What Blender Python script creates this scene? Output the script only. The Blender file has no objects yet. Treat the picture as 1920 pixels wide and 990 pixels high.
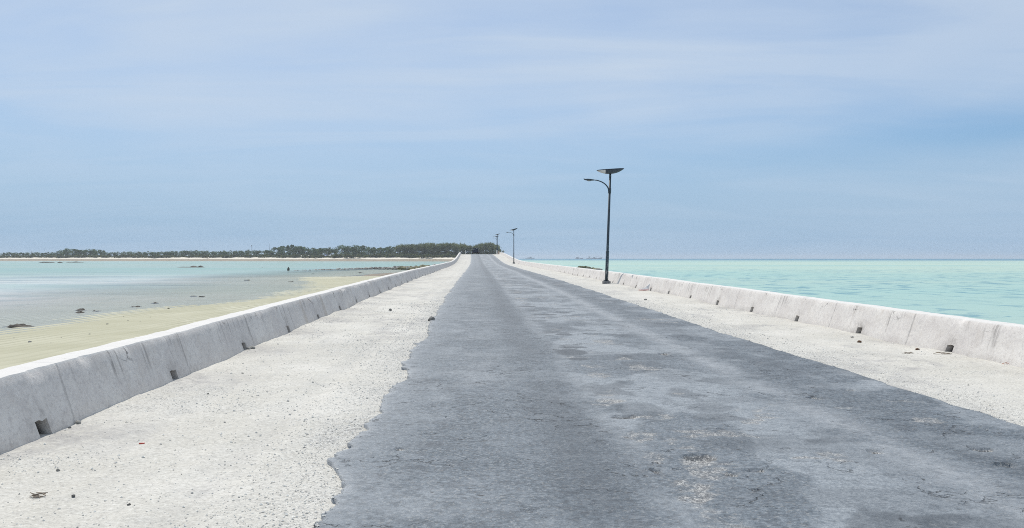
import bpy, math, random
import numpy as np
from mathutils import Vector, Matrix

random.seed(7)
RNG = np.random.default_rng(11)
R = math.radians
scene = bpy.context.scene
COL = scene.collection

# ------------------------------------------------------------------ camera
FPX = 1600.0                       # focal length in pixels of the 1920 px wide photograph
EYE = 3.2                          # eye above the water (1.6 m above the road)
YAW, PITCH = math.atan(65 / FPX), math.atan(10.7 / FPX)
cam_data = bpy.data.cameras.new('camera')
cam = bpy.data.objects.new('camera', cam_data)
COL.objects.link(cam)
cam.location = (0, 0, EYE)
cam.rotation_euler = (math.pi / 2 - PITCH, 0, -YAW)
cam_data.sensor_width = 36
cam_data.lens = 36 * FPX / 1920
cam_data.clip_start = 0.1
cam_data.clip_end = 30000
scene.camera = cam

# ------------------------------------------------------------------ sky, sun, exposure
SUN_EL, SUN_AZ = R(48), R(-23)     # azimuth measured from +Y (ahead) towards +X
sd = Vector((math.sin(SUN_AZ) * math.cos(SUN_EL), math.cos(SUN_AZ) * math.cos(SUN_EL), math.sin(SUN_EL)))
world = bpy.data.worlds.new('World')
scene.world = world
world.use_nodes = True
wn, wl = world.node_tree.nodes, world.node_tree.links
wn.clear()


def wnode(t, **kw):
    n = wn.new(t)
    for k, v in kw.items():
        setattr(n, k, v)
    return n


w_out = wnode('ShaderNodeOutputWorld')
w_bg = wnode('ShaderNodeBackground')
w_bg.inputs['Strength'].default_value = 0.1
sky = wnode('ShaderNodeTexSky')
sky.sky_type = 'NISHITA'
sky.sun_disc = False
sky.sun_elevation = SUN_EL
sky.sun_rotation = SUN_AZ
sky.air_density = 1.0
sky.dust_density = 0.0
sky.ozone_density = 2.0
w_tc = wnode('ShaderNodeTexCoord')
w_sep = wnode('ShaderNodeSeparateXYZ')
wl.new(w_tc.outputs['Generated'], w_sep.inputs[0])


def wmath(op, a, b=None, c=None):
    n = wnode('ShaderNodeMath', operation=op)
    for i, v in enumerate((a, b, c)):
        if v is None:
            continue
        if isinstance(v, (int, float)):
            n.inputs[i].default_value = v
        else:
            wl.new(v, n.inputs[i])
    return n.outputs[0]


# thin cirrus on a flat cloud layer: direction divided by its height
h = wmath('ADD', wmath('MAXIMUM', w_sep.outputs['Z'], 0.0), 0.11)
px_ = wmath('DIVIDE', w_sep.outputs['X'], h)
py_ = wmath('DIVIDE', w_sep.outputs['Y'], h)
w_cmb = wnode('ShaderNodeCombineXYZ')
wl.new(px_, w_cmb.inputs[0])
wl.new(py_, w_cmb.inputs[1])


def wnoise(scale, rot, stretch, detail, dist, offs=(0, 0, 0)):
    m = wnode('ShaderNodeMapping')
    m.inputs['Rotation'].default_value = (0, 0, rot)
    m.inputs['Scale'].default_value = stretch
    m.inputs['Location'].default_value = offs
    wl.new(w_cmb.outputs[0], m.inputs[0])
    n = wnode('ShaderNodeTexNoise')
    n.inputs['Scale'].default_value = scale
    n.inputs['Detail'].default_value = detail
    n.inputs['Roughness'].default_value = 0.55
    n.inputs['Distortion'].default_value = dist
    wl.new(m.outputs[0], n.inputs[0])
    return n.outputs['Fac']


def wramp(v, a, b, lo=0.0, hi=1.0):
    n = wnode('ShaderNodeMapRange', interpolation_type='SMOOTHSTEP')
    n.inputs['From Min'].default_value = a
    n.inputs['From Max'].default_value = b
    n.inputs['To Min'].default_value = lo
    n.inputs['To Max'].default_value = hi
    wl.new(v, n.inputs['Value'])
    return n.outputs[0]


c_big = wramp(wnoise(0.40, R(24), (1.0, 0.8, 1), 4, 0.6, (2.3, 0.7, 0)), 0.30, 0.60)
c_fine = wramp(wnoise(0.9, R(30), (0.5, 1.5, 1), 7, 0.9, (5.1, 1.2, 0)), 0.34, 0.66)
c_mask = wmath('ADD', wmath('MULTIPLY', c_big, 0.34), wmath('MULTIPLY', c_fine, 0.32))
c_mask = wmath('ADD', c_mask, 0.44)
# an open blue gap in the veil, low on the right
w_az = wmath('DIVIDE', w_sep.outputs['X'], wmath('MAXIMUM', w_sep.outputs['Y'], 0.05))
wob = wmath('MULTIPLY', wmath('SUBTRACT', wnoise(0.8, R(10), (0.7, 1, 1), 5, 0.8, (9, 4, 0)), 0.5), 0.16)
g1 = wmath('POWER', wmath('DIVIDE', wmath('ADD', wmath('SUBTRACT', w_az, 0.64), wob), 0.30), 2.0)
e0 = wmath('SUBTRACT', wmath('SUBTRACT', w_sep.outputs['Z'], 0.126), wmath('MULTIPLY', wmath('SUBTRACT', w_az, 0.60), 0.035))
g2 = wmath('POWER', wmath('DIVIDE', wmath('ADD', e0, wmath('MULTIPLY', wob, 0.35)), 0.030), 2.0)
gap = wmath('EXPONENT', wmath('MULTIPLY', wmath('ADD', g1, g2), -1.0))
c_mask = wmath('MULTIPLY', c_mask, wmath('SUBTRACT', 1.0, wmath('MULTIPLY', gap, 0.97)))
# the veil thins out towards the horizon
c_mask = wmath('MULTIPLY', c_mask, wramp(w_sep.outputs['Z'], 0.0, 0.26, 0.25, 1.0))
w_mix = wnode('ShaderNodeMix', data_type='RGBA')
wl.new(c_mask, w_mix.inputs['Factor'])
w_tint = wnode('ShaderNodeMix', data_type='RGBA', blend_type='MULTIPLY')
w_tint.inputs['Factor'].default_value = 1.0
w_tint.inputs['B'].default_value = (0.53, 0.72, 0.90, 1)
wl.new(sky.outputs[0], w_tint.inputs['A'])
w_mix.inputs['B'].default_value = (5.05, 5.95, 7.1, 1)
# pale blue air low over the sea
w_air = wnode('ShaderNodeMix', data_type='RGBA')
wl.new(wramp(w_sep.outputs['Z'], 0.0, 0.28, 0.97, 0.0), w_air.inputs['Factor'])
wl.new(w_tint.outputs['Result'], w_air.inputs['A'])
w_air.inputs['B'].default_value = (2.75, 4.15, 5.85, 1)
wl.new(w_air.outputs['Result'], w_mix.inputs['A'])
wl.new(w_mix.outputs['Result'], w_bg.inputs['Color'])
wl.new(w_bg.outputs[0], w_out.inputs['Surface'])

sun_d = bpy.data.lights.new('sun', 'SUN')
sun_d.energy = 3.6
sun_d.angle = R(0.5)
sun_d.color = (1.0, 0.95, 0.87)
sun = bpy.data.objects.new('sun', sun_d)
COL.objects.link(sun)
sun.rotation_euler = sd.to_track_quat('Z', 'Y').to_euler()

vs = scene.view_settings
vs.view_transform = 'Standard'
vs.look = 'None'
vs.gamma = 1
vs.use_curve_mapping = False
vs.exposure = 0.18
scene.cycles.use_denoising = False
scene.cycles.filter_width = 1.0
scene.cycles.max_bounces = 6
scene.cycles.transparent_max_bounces = 12
scene.cycles.caustics_reflective = False
scene.cycles.caustics_refractive = False
scene.cycles.sample_clamp_indirect = 6.0


# ------------------------------------------------------------------ helpers: noise, pixels to points
def _hash(ix, iy, s):
    h = (ix.astype(np.int64) * 374761393 + iy.astype(np.int64) * 668265263 + s * 1442695041) & 0xFFFFFFFF
    h = ((h ^ (h >> 13)) * 1274126177) & 0xFFFFFFFF
    h = h ^ (h >> 16)
    return (h & 0xFFFF) / 65535.0


def vn(x, y=0.0, s=0):
    x, y = np.broadcast_arrays(np.asarray(x, float), np.asarray(y, float))
    ix, iy = np.floor(x), np.floor(y)
    fx, fy = x - ix, y - iy
    fx, fy = fx * fx * (3 - 2 * fx), fy * fy * (3 - 2 * fy)
    a, b = _hash(ix, iy, s), _hash(ix + 1, iy, s)
    c, d = _hash(ix, iy + 1, s), _hash(ix + 1, iy + 1, s)
    return ((a * (1 - fx) + b * fx) * (1 - fy) + (c * (1 - fx) + d * fx) * fy) * 2 - 1


def fbm(x, y=0.0, s=0, o=4):
    t, a, n = 0, 1.0, 0
    for k in range(o):
        t = t + a * vn(np.asarray(x) * 2 ** k, np.asarray(y) * 2 ** k, s + k * 17)
        n += a
        a *= 0.5
    return t / n


def sstep(a, b, x):
    t = np.clip((np.asarray(x, float) - a) / (b - a), 0, 1)
    return t * t * (3 - 2 * t)


_M = Matrix.Rotation(-YAW, 3, 'Z') @ Matrix.Rotation(math.pi / 2 - PITCH, 3, 'X')


def ray(px, py):
    return _M @ Vector(((px - 960) / FPX, (495 - py) / FPX, -1.0))


def on_z(px, py, z=0.0):
    d = ray(px, py)
    t = (z - EYE) / d.z
    return Vector((0, 0, EYE)) + d * t


def at_depth(px, py, dist):
    d = ray(px, py)
    return Vector((0, 0, EYE)) + d * (dist / d.y)


# ------------------------------------------------------------------ the causeway's long profile
_py = np.array([-40, 0, 20, 44, 70, 106, 145, 168, 192, 218, 236, 248, 262, 285, 320, 400, 900])
_pz = np.array([1.35, 1.6, 1.75, 1.93, 2.04, 2.17, 2.42, 2.84, 3.48, 4.16, 4.52, 4.62, 4.56, 3.9, 2.9, 2.2, 2.0])
_pz = _pz - 0.00112 * np.clip(_py, 0, 300)
_g = np.gradient(_pz, _py)


def zroad(y):
    y = np.asarray(y, float)
    i = np.clip(np.searchsorted(_py, y) - 1, 0, len(_py) - 2)
    h = _py[i + 1] - _py[i]
    t = np.clip((y - _py[i]) / h, 0, 1)
    t2, t3 = t * t, t * t * t
    return ((2 * t3 - 3 * t2 + 1) * _pz[i] + (t3 - 2 * t2 + t) * h * _g[i]
            + (-2 * t3 + 3 * t2) * _pz[i + 1] + (t3 - t2) * h * _g[i + 1])


def bend(y):
    y = np.asarray(y, float)
    b = np.where(y > 100, -4.0e-5 * (y - 100) ** 2, 0)
    return np.where(y > 300, -1.6 - 0.016 * (y - 300), b)


def left_base(y):
    return -3.73 + bend(y)


def right_base(y):
    return 7.45 - 0.35 * sstep(8, 48, y) + bend(y)


def on_road(px, py):
    """the point of the causeway's surface seen at a pixel of the photograph"""
    d = ray(px, py)
    lo, hi = 2.0, 240.0
    for t in np.linspace(2.0, 245.0, 2500):
        p = Vector((0, 0, EYE)) + d * float(t)
        if p.z <= float(zroad(p.y)):
            return p
    return p


# ------------------------------------------------------------------ helpers: meshes, objects, materials
def tag(o, label=None, cat=None, group=None, kind=None):
    if label:
        o['label'] = label
    if cat:
        o['category'] = cat
    if group:
        o['group'] = group
    if kind:
        o['kind'] = kind
    return o


def mesh_obj(name, v, f, mat=None, parent=None, smooth=False, loc=(0, 0, 0)):
    me = bpy.data.meshes.new(name)
    me.from_pydata([tuple(map(float, p)) for p in v], [], [tuple(map(int, q)) for q in f])
    me.update()
    if smooth:
        me.polygons.foreach_set('use_smooth', [True] * len(me.polygons))
    o = bpy.data.objects.new(name, me)
    COL.objects.link(o)
    o.location = loc
    if mat:
        me.materials.append(mat)
    if parent:
        o.parent = parent
    return o


def empty(name, loc=(0, 0, 0), rz=0):
    o = bpy.data.objects.new(name, None)
    o.empty_display_size = 0.3
    COL.objects.link(o)
    o.location = loc
    o.rotation_euler = (0, 0, rz)
    return o


def copy_tree(o, parent=None):
    c = o.copy()
    COL.objects.link(c)
    if parent:
        c.parent = parent
    for ch in o.children:
        copy_tree(ch, c)
    return c


def grid_obj(name, X, Y, Z, mat, attrs=None, smooth=True):
    n, m = X.shape
    v = np.stack([X, Y, Z], -1).reshape(-1, 3)
    idx = np.arange(n * m).reshape(n, m)
    f = np.stack([idx[:-1, :-1], idx[:-1, 1:], idx[1:, 1:], idx[1:, :-1]], -1).reshape(-1, 4)
    me = bpy.data.meshes.new(name)
    me.vertices.add(len(v))
    me.vertices.foreach_set('co', v.astype(np.float32).ravel())
    me.loops.add(f.size)
    me.loops.foreach_set('vertex_index', f.astype(np.int32).ravel())
    me.polygons.add(len(f))
    me.polygons.foreach_set('loop_start', np.arange(0, f.size, 4, dtype=np.int32))
    me.update(calc_edges=True)
    me.polygons.foreach_set('use_smooth', np.full(len(f), smooth))
    for k, a in (attrs or {}).items():
        at = me.attributes.new(k, 'FLOAT', 'POINT')
        at.data.foreach_set('value', a.astype(np.float32).ravel())
    me.materials.append(mat)
    me.validate()
    o = bpy.data.objects.new(name, me)
    COL.objects.link(o)
    return o


class MB:
    """collects simple solids and links them as ONE mesh object"""

    def __init__(self):
        self.v, self.f = [], []

    def add(self, v, f):
        n = len(self.v)
        self.v += [tuple(p) for p in v]
        self.f += [tuple(i + n for i in q) for q in f]
        return self

    def box(self, x0, x1, y0, y1, z0, z1, taper=0.0, jit=0.0):
        t = taper
        v = [(x0, y0, z0), (x1, y0, z0), (x1, y1, z0), (x0, y1, z0),
             (x0 + t, y0 + t, z1), (x1 - t, y0 + t, z1), (x1 - t, y1 - t, z1), (x0 + t, y1 - t, z1)]
        if jit:
            v = [tuple(c + random.uniform(-jit, jit) for c in p) for p in v]
        return self.add(v, [(3, 2, 1, 0), (4, 5, 6, 7), (0, 1, 5, 4), (1, 2, 6, 5), (2, 3, 7, 6), (3, 0, 4, 7)])

    def tube(self, pts, radii, n=10, cap=True):
        pts = [Vector(p) for p in pts]
        rings = []
        up = Vector((0.31, 0.83, 0.17))
        for i, p in enumerate(pts):
            t = (pts[min(i + 1, len(pts) - 1)] - pts[max(i - 1, 0)]).normalized()
            a = t.cross(up).normalized()
            b = t.cross(a)
            r = radii[i]
            rings.append([p + (a * math.cos(k * 2 * math.pi / n) + b * math.sin(k * 2 * math.pi / n)) * r for k in range(n)])
        v = [q for rg in rings for q in rg]
        f = []
        for i in range(len(pts) - 1):
            for k in range(n):
                f.append((i * n + k, i * n + (k + 1) % n, (i + 1) * n + (k + 1) % n, (i + 1) * n + k))
        if cap:
            f.append(tuple(range(n))[::-1])
            f.append(tuple((len(pts) - 1) * n + k for k in range(n)))
        return self.add(v, f)

    def build(self, name, mat, parent=None, smooth=False):
        return mesh_obj(name, self.v, self.f, mat, parent, smooth)


class NT:
    """small wrapper round a material's node tree"""

    def __init__(self, name):
        self.m = bpy.data.materials.new(name)
        self.m.use_nodes = True
        self.n, self.l = self.m.node_tree.nodes, self.m.node_tree.links
        self.n.clear()
        self.out = self.n.new('ShaderNodeOutputMaterial')

    def put(self, sock, v):
        if v is None:
            return
        if isinstance(v, bpy.types.NodeSocket):
            self.l.new(v, sock)
        elif isinstance(v, (tuple, list)) and len(v) == 3 and sock.type == 'RGBA':
            sock.default_value = (*v, 1)
        else:
            sock.default_value = v

    def math(self, op, a, b=None, c=None, clamp=False):
        n = self.n.new('ShaderNodeMath')
        n.operation = op
        n.use_clamp = clamp
        for i, v in enumerate((a, b, c)):
            self.put(n.inputs[i], v)
        return n.outputs[0]

    def pos(self):
        g = self.n.new('ShaderNodeNewGeometry')
        return g.outputs['Position']

    def obj(self):
        return self.n.new('ShaderNodeTexCoord').outputs['Object']

    def sep(self, v):
        n = self.n.new('ShaderNodeSeparateXYZ')
        self.l.new(v, n.inputs[0])
        return n.outputs

    def island(self):
        return self.n.new('ShaderNodeNewGeometry').outputs['Random Per Island']

    def orand(self):
        return self.n.new('ShaderNodeObjectInfo').outputs['Random']

    def mapv(self, v, scale=(1, 1, 1), loc=(0, 0, 0), rot=(0, 0, 0)):
        n = self.n.new('ShaderNodeMapping')
        n.inputs['Scale'].default_value = scale
        n.inputs['Location'].default_value = loc
        n.inputs['Rotation'].default_value = rot
        self.l.new(v, n.inputs[0])
        return n.outputs[0]

    def noise(self, v, scale, detail=4, rough=0.55, dist=0.0, color=False):
        n = self.n.new('ShaderNodeTexNoise')
        n.inputs['Scale'].default_value = scale
        n.inputs['Detail'].default_value = detail
        n.inputs['Roughness'].default_value = rough
        n.inputs['Distortion'].default_value = dist
        self.l.new(v, n.inputs['Vector'])
        return n.outputs['Color' if color else 'Fac']

    def voro(self, v, scale, feature='F1', out='Distance', rnd=1.0):
        n = self.n.new('ShaderNodeTexVoronoi')
        n.feature = feature
        n.inputs['Scale'].default_value = scale
        n.inputs['Randomness'].default_value = rnd
        self.l.new(v, n.inputs['Vector'])
        return n.outputs[out]

    def ramp(self, v, a, b, lo=0.0, hi=1.0):
        n = self.n.new('ShaderNodeMapRange')
        n.interpolation_type = 'SMOOTHSTEP'
        self.put(n.inputs['Value'], v)
        for k, x in (('From Min', a), ('From Max', b), ('To Min', lo), ('To Max', hi)):
            n.inputs[k].default_value = x
        return n.outputs[0]

    def mix(self, f, a, b, blend='MIX'):
        n = self.n.new('ShaderNodeMix')
        n.data_type = 'RGBA'
        n.blend_type = blend
        self.put(n.inputs['Factor'], f)
        self.put(n.inputs['A'], a)
        self.put(n.inputs['B'], b)
        return n.outputs['Result']

    def attr(self, name):
        n = self.n.new('ShaderNodeAttribute')
        n.attribute_name = name
        return n.outputs['Fac']

    def bump(self, h, strength=0.5, dist=0.01, normal=None):
        n = self.n.new('ShaderNodeBump')
        n.inputs['Strength'].default_value = strength
        n.inputs['Distance'].default_value = dist
        self.l.new(h, n.inputs['Height'])
        if normal is not None:
            self.l.new(normal, n.inputs['Normal'])
        return n.outputs[0]

    def pbsdf(self, color, rough=0.8, normal=None, spec=0.3, metal=0.0):
        n = self.n.new('ShaderNodeBsdfPrincipled')
        self.put(n.inputs['Base Color'], color)
        self.put(n.inputs['Roughness'], rough)
        n.inputs['Specular IOR Level'].default_value = spec
        n.inputs['Metallic'].default_value = metal
        if normal is not None:
            self.l.new(normal, n.inputs['Normal'])
        self.l.new(n.outputs[0], self.out.inputs['Surface'])
        return n.outputs[0]


def simple(name, col, rough=0.6, var=0.15, scale=6.0, spec=0.3, bumpd=0.0):
    t = NT(name)
    n = t.noise(t.obj(), scale, 5, 0.6)
    c = t.mix(t.ramp(n, 0.3, 0.7), tuple(x * (1 - var) for x in col), tuple(min(1, x * (1 + var)) for x in col))
    t.pbsdf(c, rough, t.bump(n, 0.4, bumpd) if bumpd else None, spec)
    return t.m


# ------------------------------------------------------------------ materials of the setting
def mat_asphalt():
    t = NT('worn_asphalt')
    p = t.pos()
    fill, tar, worn, dust = (t.attr(k) for k in ('fill', 'tar', 'worn', 'dust'))
    n1 = t.noise(p, 1.3, 6, 0.6)
    n2 = t.noise(p, 9, 6, 0.65)
    n3 = t.noise(p, 42, 5, 0.75)
    n4 = t.noise(p, 24, 5, 0.8)
    agg = t.voro(p, 75, 'F1', 'Color')
    agg = t.sep(agg)[0]
    base = t.mix(t.ramp(n1, 0.3, 0.7), (0.082, 0.106, 0.130), (0.124, 0.153, 0.183))
    base = t.mix(t.ramp(n2, 0.35, 0.72, 0, 0.55), base, (0.172, 0.204, 0.236))
    base = t.mix(t.ramp(agg, 0.80, 0.98, 0, 0.55), base, (0.36, 0.35, 0.33))
    base = t.mix(t.ramp(n4, 0.51, 0.61, 0, 0.65), base, (0.27, 0.30, 0.33))
    base = t.mix(t.ramp(n4, 0.49, 0.39, 0, 0.7), base, (0.052, 0.060, 0.072))
    base = t.mix(t.ramp(n3, 0.46, 0.30, 0, 0.7), base, (0.038, 0.042, 0.05))
    n5 = t.noise(p, 4.2, 6, 0.7, 0.3)
    base = t.mix(t.ramp(n5, 0.50, 0.64, 0, 0.45), base, (0.215, 0.240, 0.268))
    base = t.mix(t.ramp(n5, 0.48, 0.36, 0, 0.45), base, (0.075, 0.085, 0.10))
    wm = t.math('MULTIPLY', worn, t.ramp(n2, 0.25, 0.6, 0.35, 1.0))
    base = t.mix(wm, base, t.mix(t.ramp(n3, 0.35, 0.65), (0.205, 0.232, 0.26), (0.375, 0.405, 0.43)))
    base = t.mix(t.math('MULTIPLY', tar, 0.85), base, t.mix(n3, (0.036, 0.044, 0.055), (0.088, 0.103, 0.122)))
    dm = t.math('MULTIPLY', dust, t.ramp(n2, 0.2, 0.75, 0.35, 1.0))
    base = t.mix(dm, base, (0.40, 0.42, 0.44))
    # exposed coral fill: pale chips with dark gaps between them
    chip = t.voro(p, 75, 'DISTANCE_TO_EDGE')
    chipc = t.sep(t.voro(p, 75, 'F1', 'Color'))[1]
    coral = t.mix(t.ramp(chipc, 0.15, 0.95), (0.14, 0.147, 0.155), (0.52, 0.515, 0.495))
    coral = t.mix(t.ramp(chip, 0.0, 0.12, 0.75, 0.0), coral, (0.08, 0.08, 0.085))
    fm = t.ramp(t.math('ADD', fill, t.math('MULTIPLY', t.math('SUBTRACT', n2, 0.5), 1.6)), 0.34, 0.80)
    base = t.mix(fm, base, coral)
    # cracks
    wv = t.n.new('ShaderNodeVectorMath')
    wv.operation = 'ADD'
    t.l.new(p, wv.inputs[0])
    sc = t.n.new('ShaderNodeVectorMath')
    sc.operation = 'SCALE'
    sc.inputs['Scale'].default_value = 0.55
    t.l.new(t.noise(p, 3.1, 5, 0.6, 0, True), sc.inputs[0])
    t.l.new(sc.outputs[0], wv.inputs[1])
    cr = t.voro(t.mapv(wv.outputs[0], (0.8, 1.5, 1)), 1.7, 'DISTANCE_TO_EDGE')
    crm = t.math('MULTIPLY', t.ramp(cr, 0.003, 0.016, 1, 0), t.ramp(t.noise(p, 1.1, 3), 0.49, 0.60))
    crm = t.math('MULTIPLY', crm, t.ramp(t.noise(p, 7.0, 3), 0.42, 0.58))
    pit = t.noise(t.mapv(p, (1.0, 1.6, 1), (4, 2, 0)), 6.5, 3, 0.55, 0.4)
    base = t.mix(t.math('MULTIPLY', t.ramp(pit, 0.69, 0.73), 0.8), base, (0.028, 0.03, 0.034))
    base = t.mix(t.math('MULTIPLY', crm, 0.65), base, (0.02, 0.02, 0.023))
    hgt = t.math('ADD', t.math('MULTIPLY', n3, 0.5), t.math('MULTIPLY', agg, 0.5))
    hgt = t.math('SUBTRACT', hgt, t.math('MULTIPLY', crm, 2.0))
    hgt = t.math('ADD', hgt, n4)
    nb = t.bump(hgt, 1.0, 0.010)
    t.pbsdf(base, 0.72, nb, 0.35)
    return t.m


def mat_shoulder():
    t = NT('coral_gravel')
    p = t.pos()
    grit, stain = t.attr('grit'), t.attr('stain')
    n1 = t.noise(p, 0.9, 6, 0.6)
    n2 = t.noise(p, 7, 6, 0.7)
    n3 = t.noise(p, 45, 4, 0.7)
    base = t.mix(t.ramp(n1, 0.3, 0.7), (0.52, 0.50, 0.447), (0.62, 0.60, 0.55))
    base = t.mix(t.ramp(n2, 0.52, 0.78, 0, 0.6), base, (0.44, 0.425, 0.395))
    n4 = t.noise(p, 30, 5, 0.8)
    base = t.mix(t.ramp(n4, 0.50, 0.38, 0, 0.55), base, (0.34, 0.325, 0.295))
    base = t.mix(t.ramp(n4, 0.54, 0.66, 0, 0.6), base, (0.78, 0.765, 0.72))
    base = t.mix(t.ramp(n3, 0.42, 0.26, 0, 0.8), base, (0.27, 0.26, 0.245))
    base = t.mix(t.math('MULTIPLY', stain, t.ramp(n2, 0.35, 0.62, 0.15, 0.85)), base, (0.31, 0.30, 0.295))
    st = t.voro(p, 60, 'DISTANCE_TO_EDGE')
    stc = t.sep(t.voro(p, 60, 'F1', 'Color'))[0]
    gcol = t.mix(t.ramp(stc, 0.05, 0.5), (0.30, 0.295, 0.285), (0.70, 0.69, 0.65))
    gcol = t.mix(t.ramp(st, 0.0, 0.10, 0.7, 0.0), gcol, (0.22, 0.215, 0.205))
    base = t.mix(t.math('MULTIPLY', t.math('ADD', t.math('MULTIPLY', grit, 0.8), 0.2), t.ramp(n2, 0.3, 0.6, 0.2, 0.9)), base, gcol)
    speck = t.voro(p, 16, 'F1', 'Distance')
    spc = t.sep(t.voro(p, 16, 'F1', 'Color'))[2]
    sm = t.math('MULTIPLY', t.ramp(speck, 0.10, 0.22, 1, 0), t.ramp(spc, 0.80, 0.84))
    base = t.mix(t.math('MULTIPLY', sm, 0.7), base, (0.20, 0.195, 0.19))
    hg = t.math('ADD', t.math('MULTIPLY', n3, 0.6), t.math('MULTIPLY', n2, 0.8))
    hg = t.math('ADD', hg, t.math('MULTIPLY', t.ramp(st, 0, 0.3), t.math('MULTIPLY', grit, 0.5)))
    t.pbsdf(base, 0.95, t.bump(hg, 0.8, 0.012), 0.1)
    return t.m


def mat_wall():
    t = NT('rough_cast_concrete')
    p = t.pos()
    h = t.attr('h')                # 0 at the foot, 1 at the top edge
    n1 = t.noise(p, 1.1, 5, 0.6)
    n2 = t.noise(p, 11, 6, 0.7)
    n3 = t.noise(p, 70, 3, 0.7)
    base = t.mix(t.ramp(n1, 0.3, 0.7), (0.60, 0.565, 0.535), (0.71, 0.68, 0.64))
    base = t.mix(t.ramp(n2, 0.46, 0.68, 0, 0.55), base, (0.50, 0.47, 0.455))
    n5 = t.noise(p, 28, 5, 0.75)
    base = t.mix(t.ramp(n5, 0.47, 0.36, 0, 0.5), base, (0.42, 0.395, 0.38))
    base = t.mix(t.ramp(n5, 0.55, 0.68, 0, 0.5), base, (0.80, 0.78, 0.755))
    n6 = t.noise(p, 3.2, 5, 0.7)
    base = t.mix(t.ramp(n6, 0.50, 0.70, 0, 0.4), base, (0.54, 0.495, 0.45))
    base = t.mix(t.ramp(n3, 0.36, 0.22, 0, 0.7), base, (0.24, 0.23, 0.23))
    # rain streaks running down from the top edge
    sv = t.mapv(p, (0.2, 2.2, 0.22))
    s1 = t.noise(sv, 1.0, 5, 0.65)
    sf = t.noise(t.mapv(p, (0.3, 11, 0.5)), 1.0, 3, 0.6)
    streak = t.math('MULTIPLY', t.ramp(s1, 0.50, 0.60), t.ramp(sf, 0.46, 0.64))
    streak = t.math('MULTIPLY', streak, t.ramp(t.math('ADD', h, t.math('MULTIPLY', t.math('SUBTRACT', n1, 0.5), 1.3)), 0.15, 0.75))
    base = t.mix(t.math('MULTIPLY', t.math('MULTIPLY', streak, t.ramp(n6, 0.30, 0.58, 0.25, 1.0)), 0.60), base, (0.17, 0.16, 0.155))
    tan = t.math('MULTIPLY', t.ramp(t.noise(t.mapv(p, (0.4, 1.7, 0.5), (3, 9, 1)), 1.0, 4), 0.58, 0.74), 0.35)
    base = t.mix(tan, base, (0.40, 0.34, 0.27))
    # joints and cracks
    yy = t.sep(p)[1]
    jw = t.math('ADD', yy, t.math('MULTIPLY', t.math('SUBTRACT', t.noise(p, 2.3, 3), 0.5), 0.10))
    jm = t.math('ABSOLUTE', t.math('SUBTRACT', t.math('FRACT', t.math('DIVIDE', t.math('ADD', jw, 31.9), 3.2)), 0.5))
    joint = t.math('MULTIPLY', t.ramp(jm, 0.003, 0.010, 1, 0), t.ramp(n2, 0.30, 0.55, 0.15, 0.8))
    base = t.mix(t.math('MULTIPLY', joint, 0.42), base, (0.16, 0.155, 0.15))
    wv = t.n.new('ShaderNodeVectorMath')
    wv.operation = 'ADD'
    t.l.new(p, wv.inputs[0])
    sc = t.n.new('ShaderNodeVectorMath')
    sc.operation = 'SCALE'
    sc.inputs['Scale'].default_value = 0.5
    t.l.new(t.noise(p, 3.0, 5, 0.6, 0, True), sc.inputs[0])
    t.l.new(sc.outputs[0], wv.inputs[1])
    cr = t.voro(t.mapv(wv.outputs[0], (0.3, 0.75, 1.6)), 1.15, 'DISTANCE_TO_EDGE')
    crm = t.math('MULTIPLY', t.ramp(cr, 0.004, 0.014, 1, 0), t.ramp(t.noise(p, 1.3, 3), 0.47, 0.60))
    crm = t.math('MULTIPLY', crm, t.ramp(h, 0.55, 0.85))
    base = t.mix(t.math('MULTIPLY', crm, 0.7), base, (0.07, 0.068, 0.07))
    base = t.mix(t.math('MULTIPLY', t.attr('grime'), t.ramp(n2, 0.3, 0.62, 0.1, 0.75)), base, (0.24, 0.22, 0.20))
    # paler top
    base = t.mix(t.ramp(h, 1.02, 1.2, 0, 0.8), base, (0.66, 0.645, 0.62))
    base = t.mix(t.ramp(h, -0.02, -0.35), base, (0.05, 0.047, 0.045))  # shade inside the drain holes, painted darker towards the back
    hg = t.math('SUBTRACT', t.math('ADD', t.math('MULTIPLY', n2, 0.7), t.math('MULTIPLY', n3, 0.5)), t.math('ADD', crm, joint))
    t.pbsdf(base, 0.92, t.bump(hg, 0.7, 0.008), 0.12)
    return t.m


def mat_sand(name='rippled_sand'):
    t = NT(name)
    p = t.pos()
    tr = t.attr('trough')
    n1 = t.noise(p, 0.25, 5, 0.6)
    n2 = t.noise(p, 5, 5, 0.65)
    base = t.mix(t.ramp(n1, 0.3, 0.7), (0.40, 0.387, 0.282), (0.47, 0.455, 0.348))
    base = t.mix(t.ramp(n2, 0.55, 0.8, 0, 0.35), base, (0.37, 0.35, 0.25))
    base = t.mix(t.ramp(tr, 0.45, 0.95, 0, 0.65), base, (0.31, 0.305, 0.22))
    base = t.mix(t.ramp(tr, 0.22, 0.0, 0, 0.7), base, (0.60, 0.585, 0.475))
    t.pbsdf(base, 0.9, t.bump(n2, 0.3, 0.01), 0.06)
    return t.m


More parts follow.
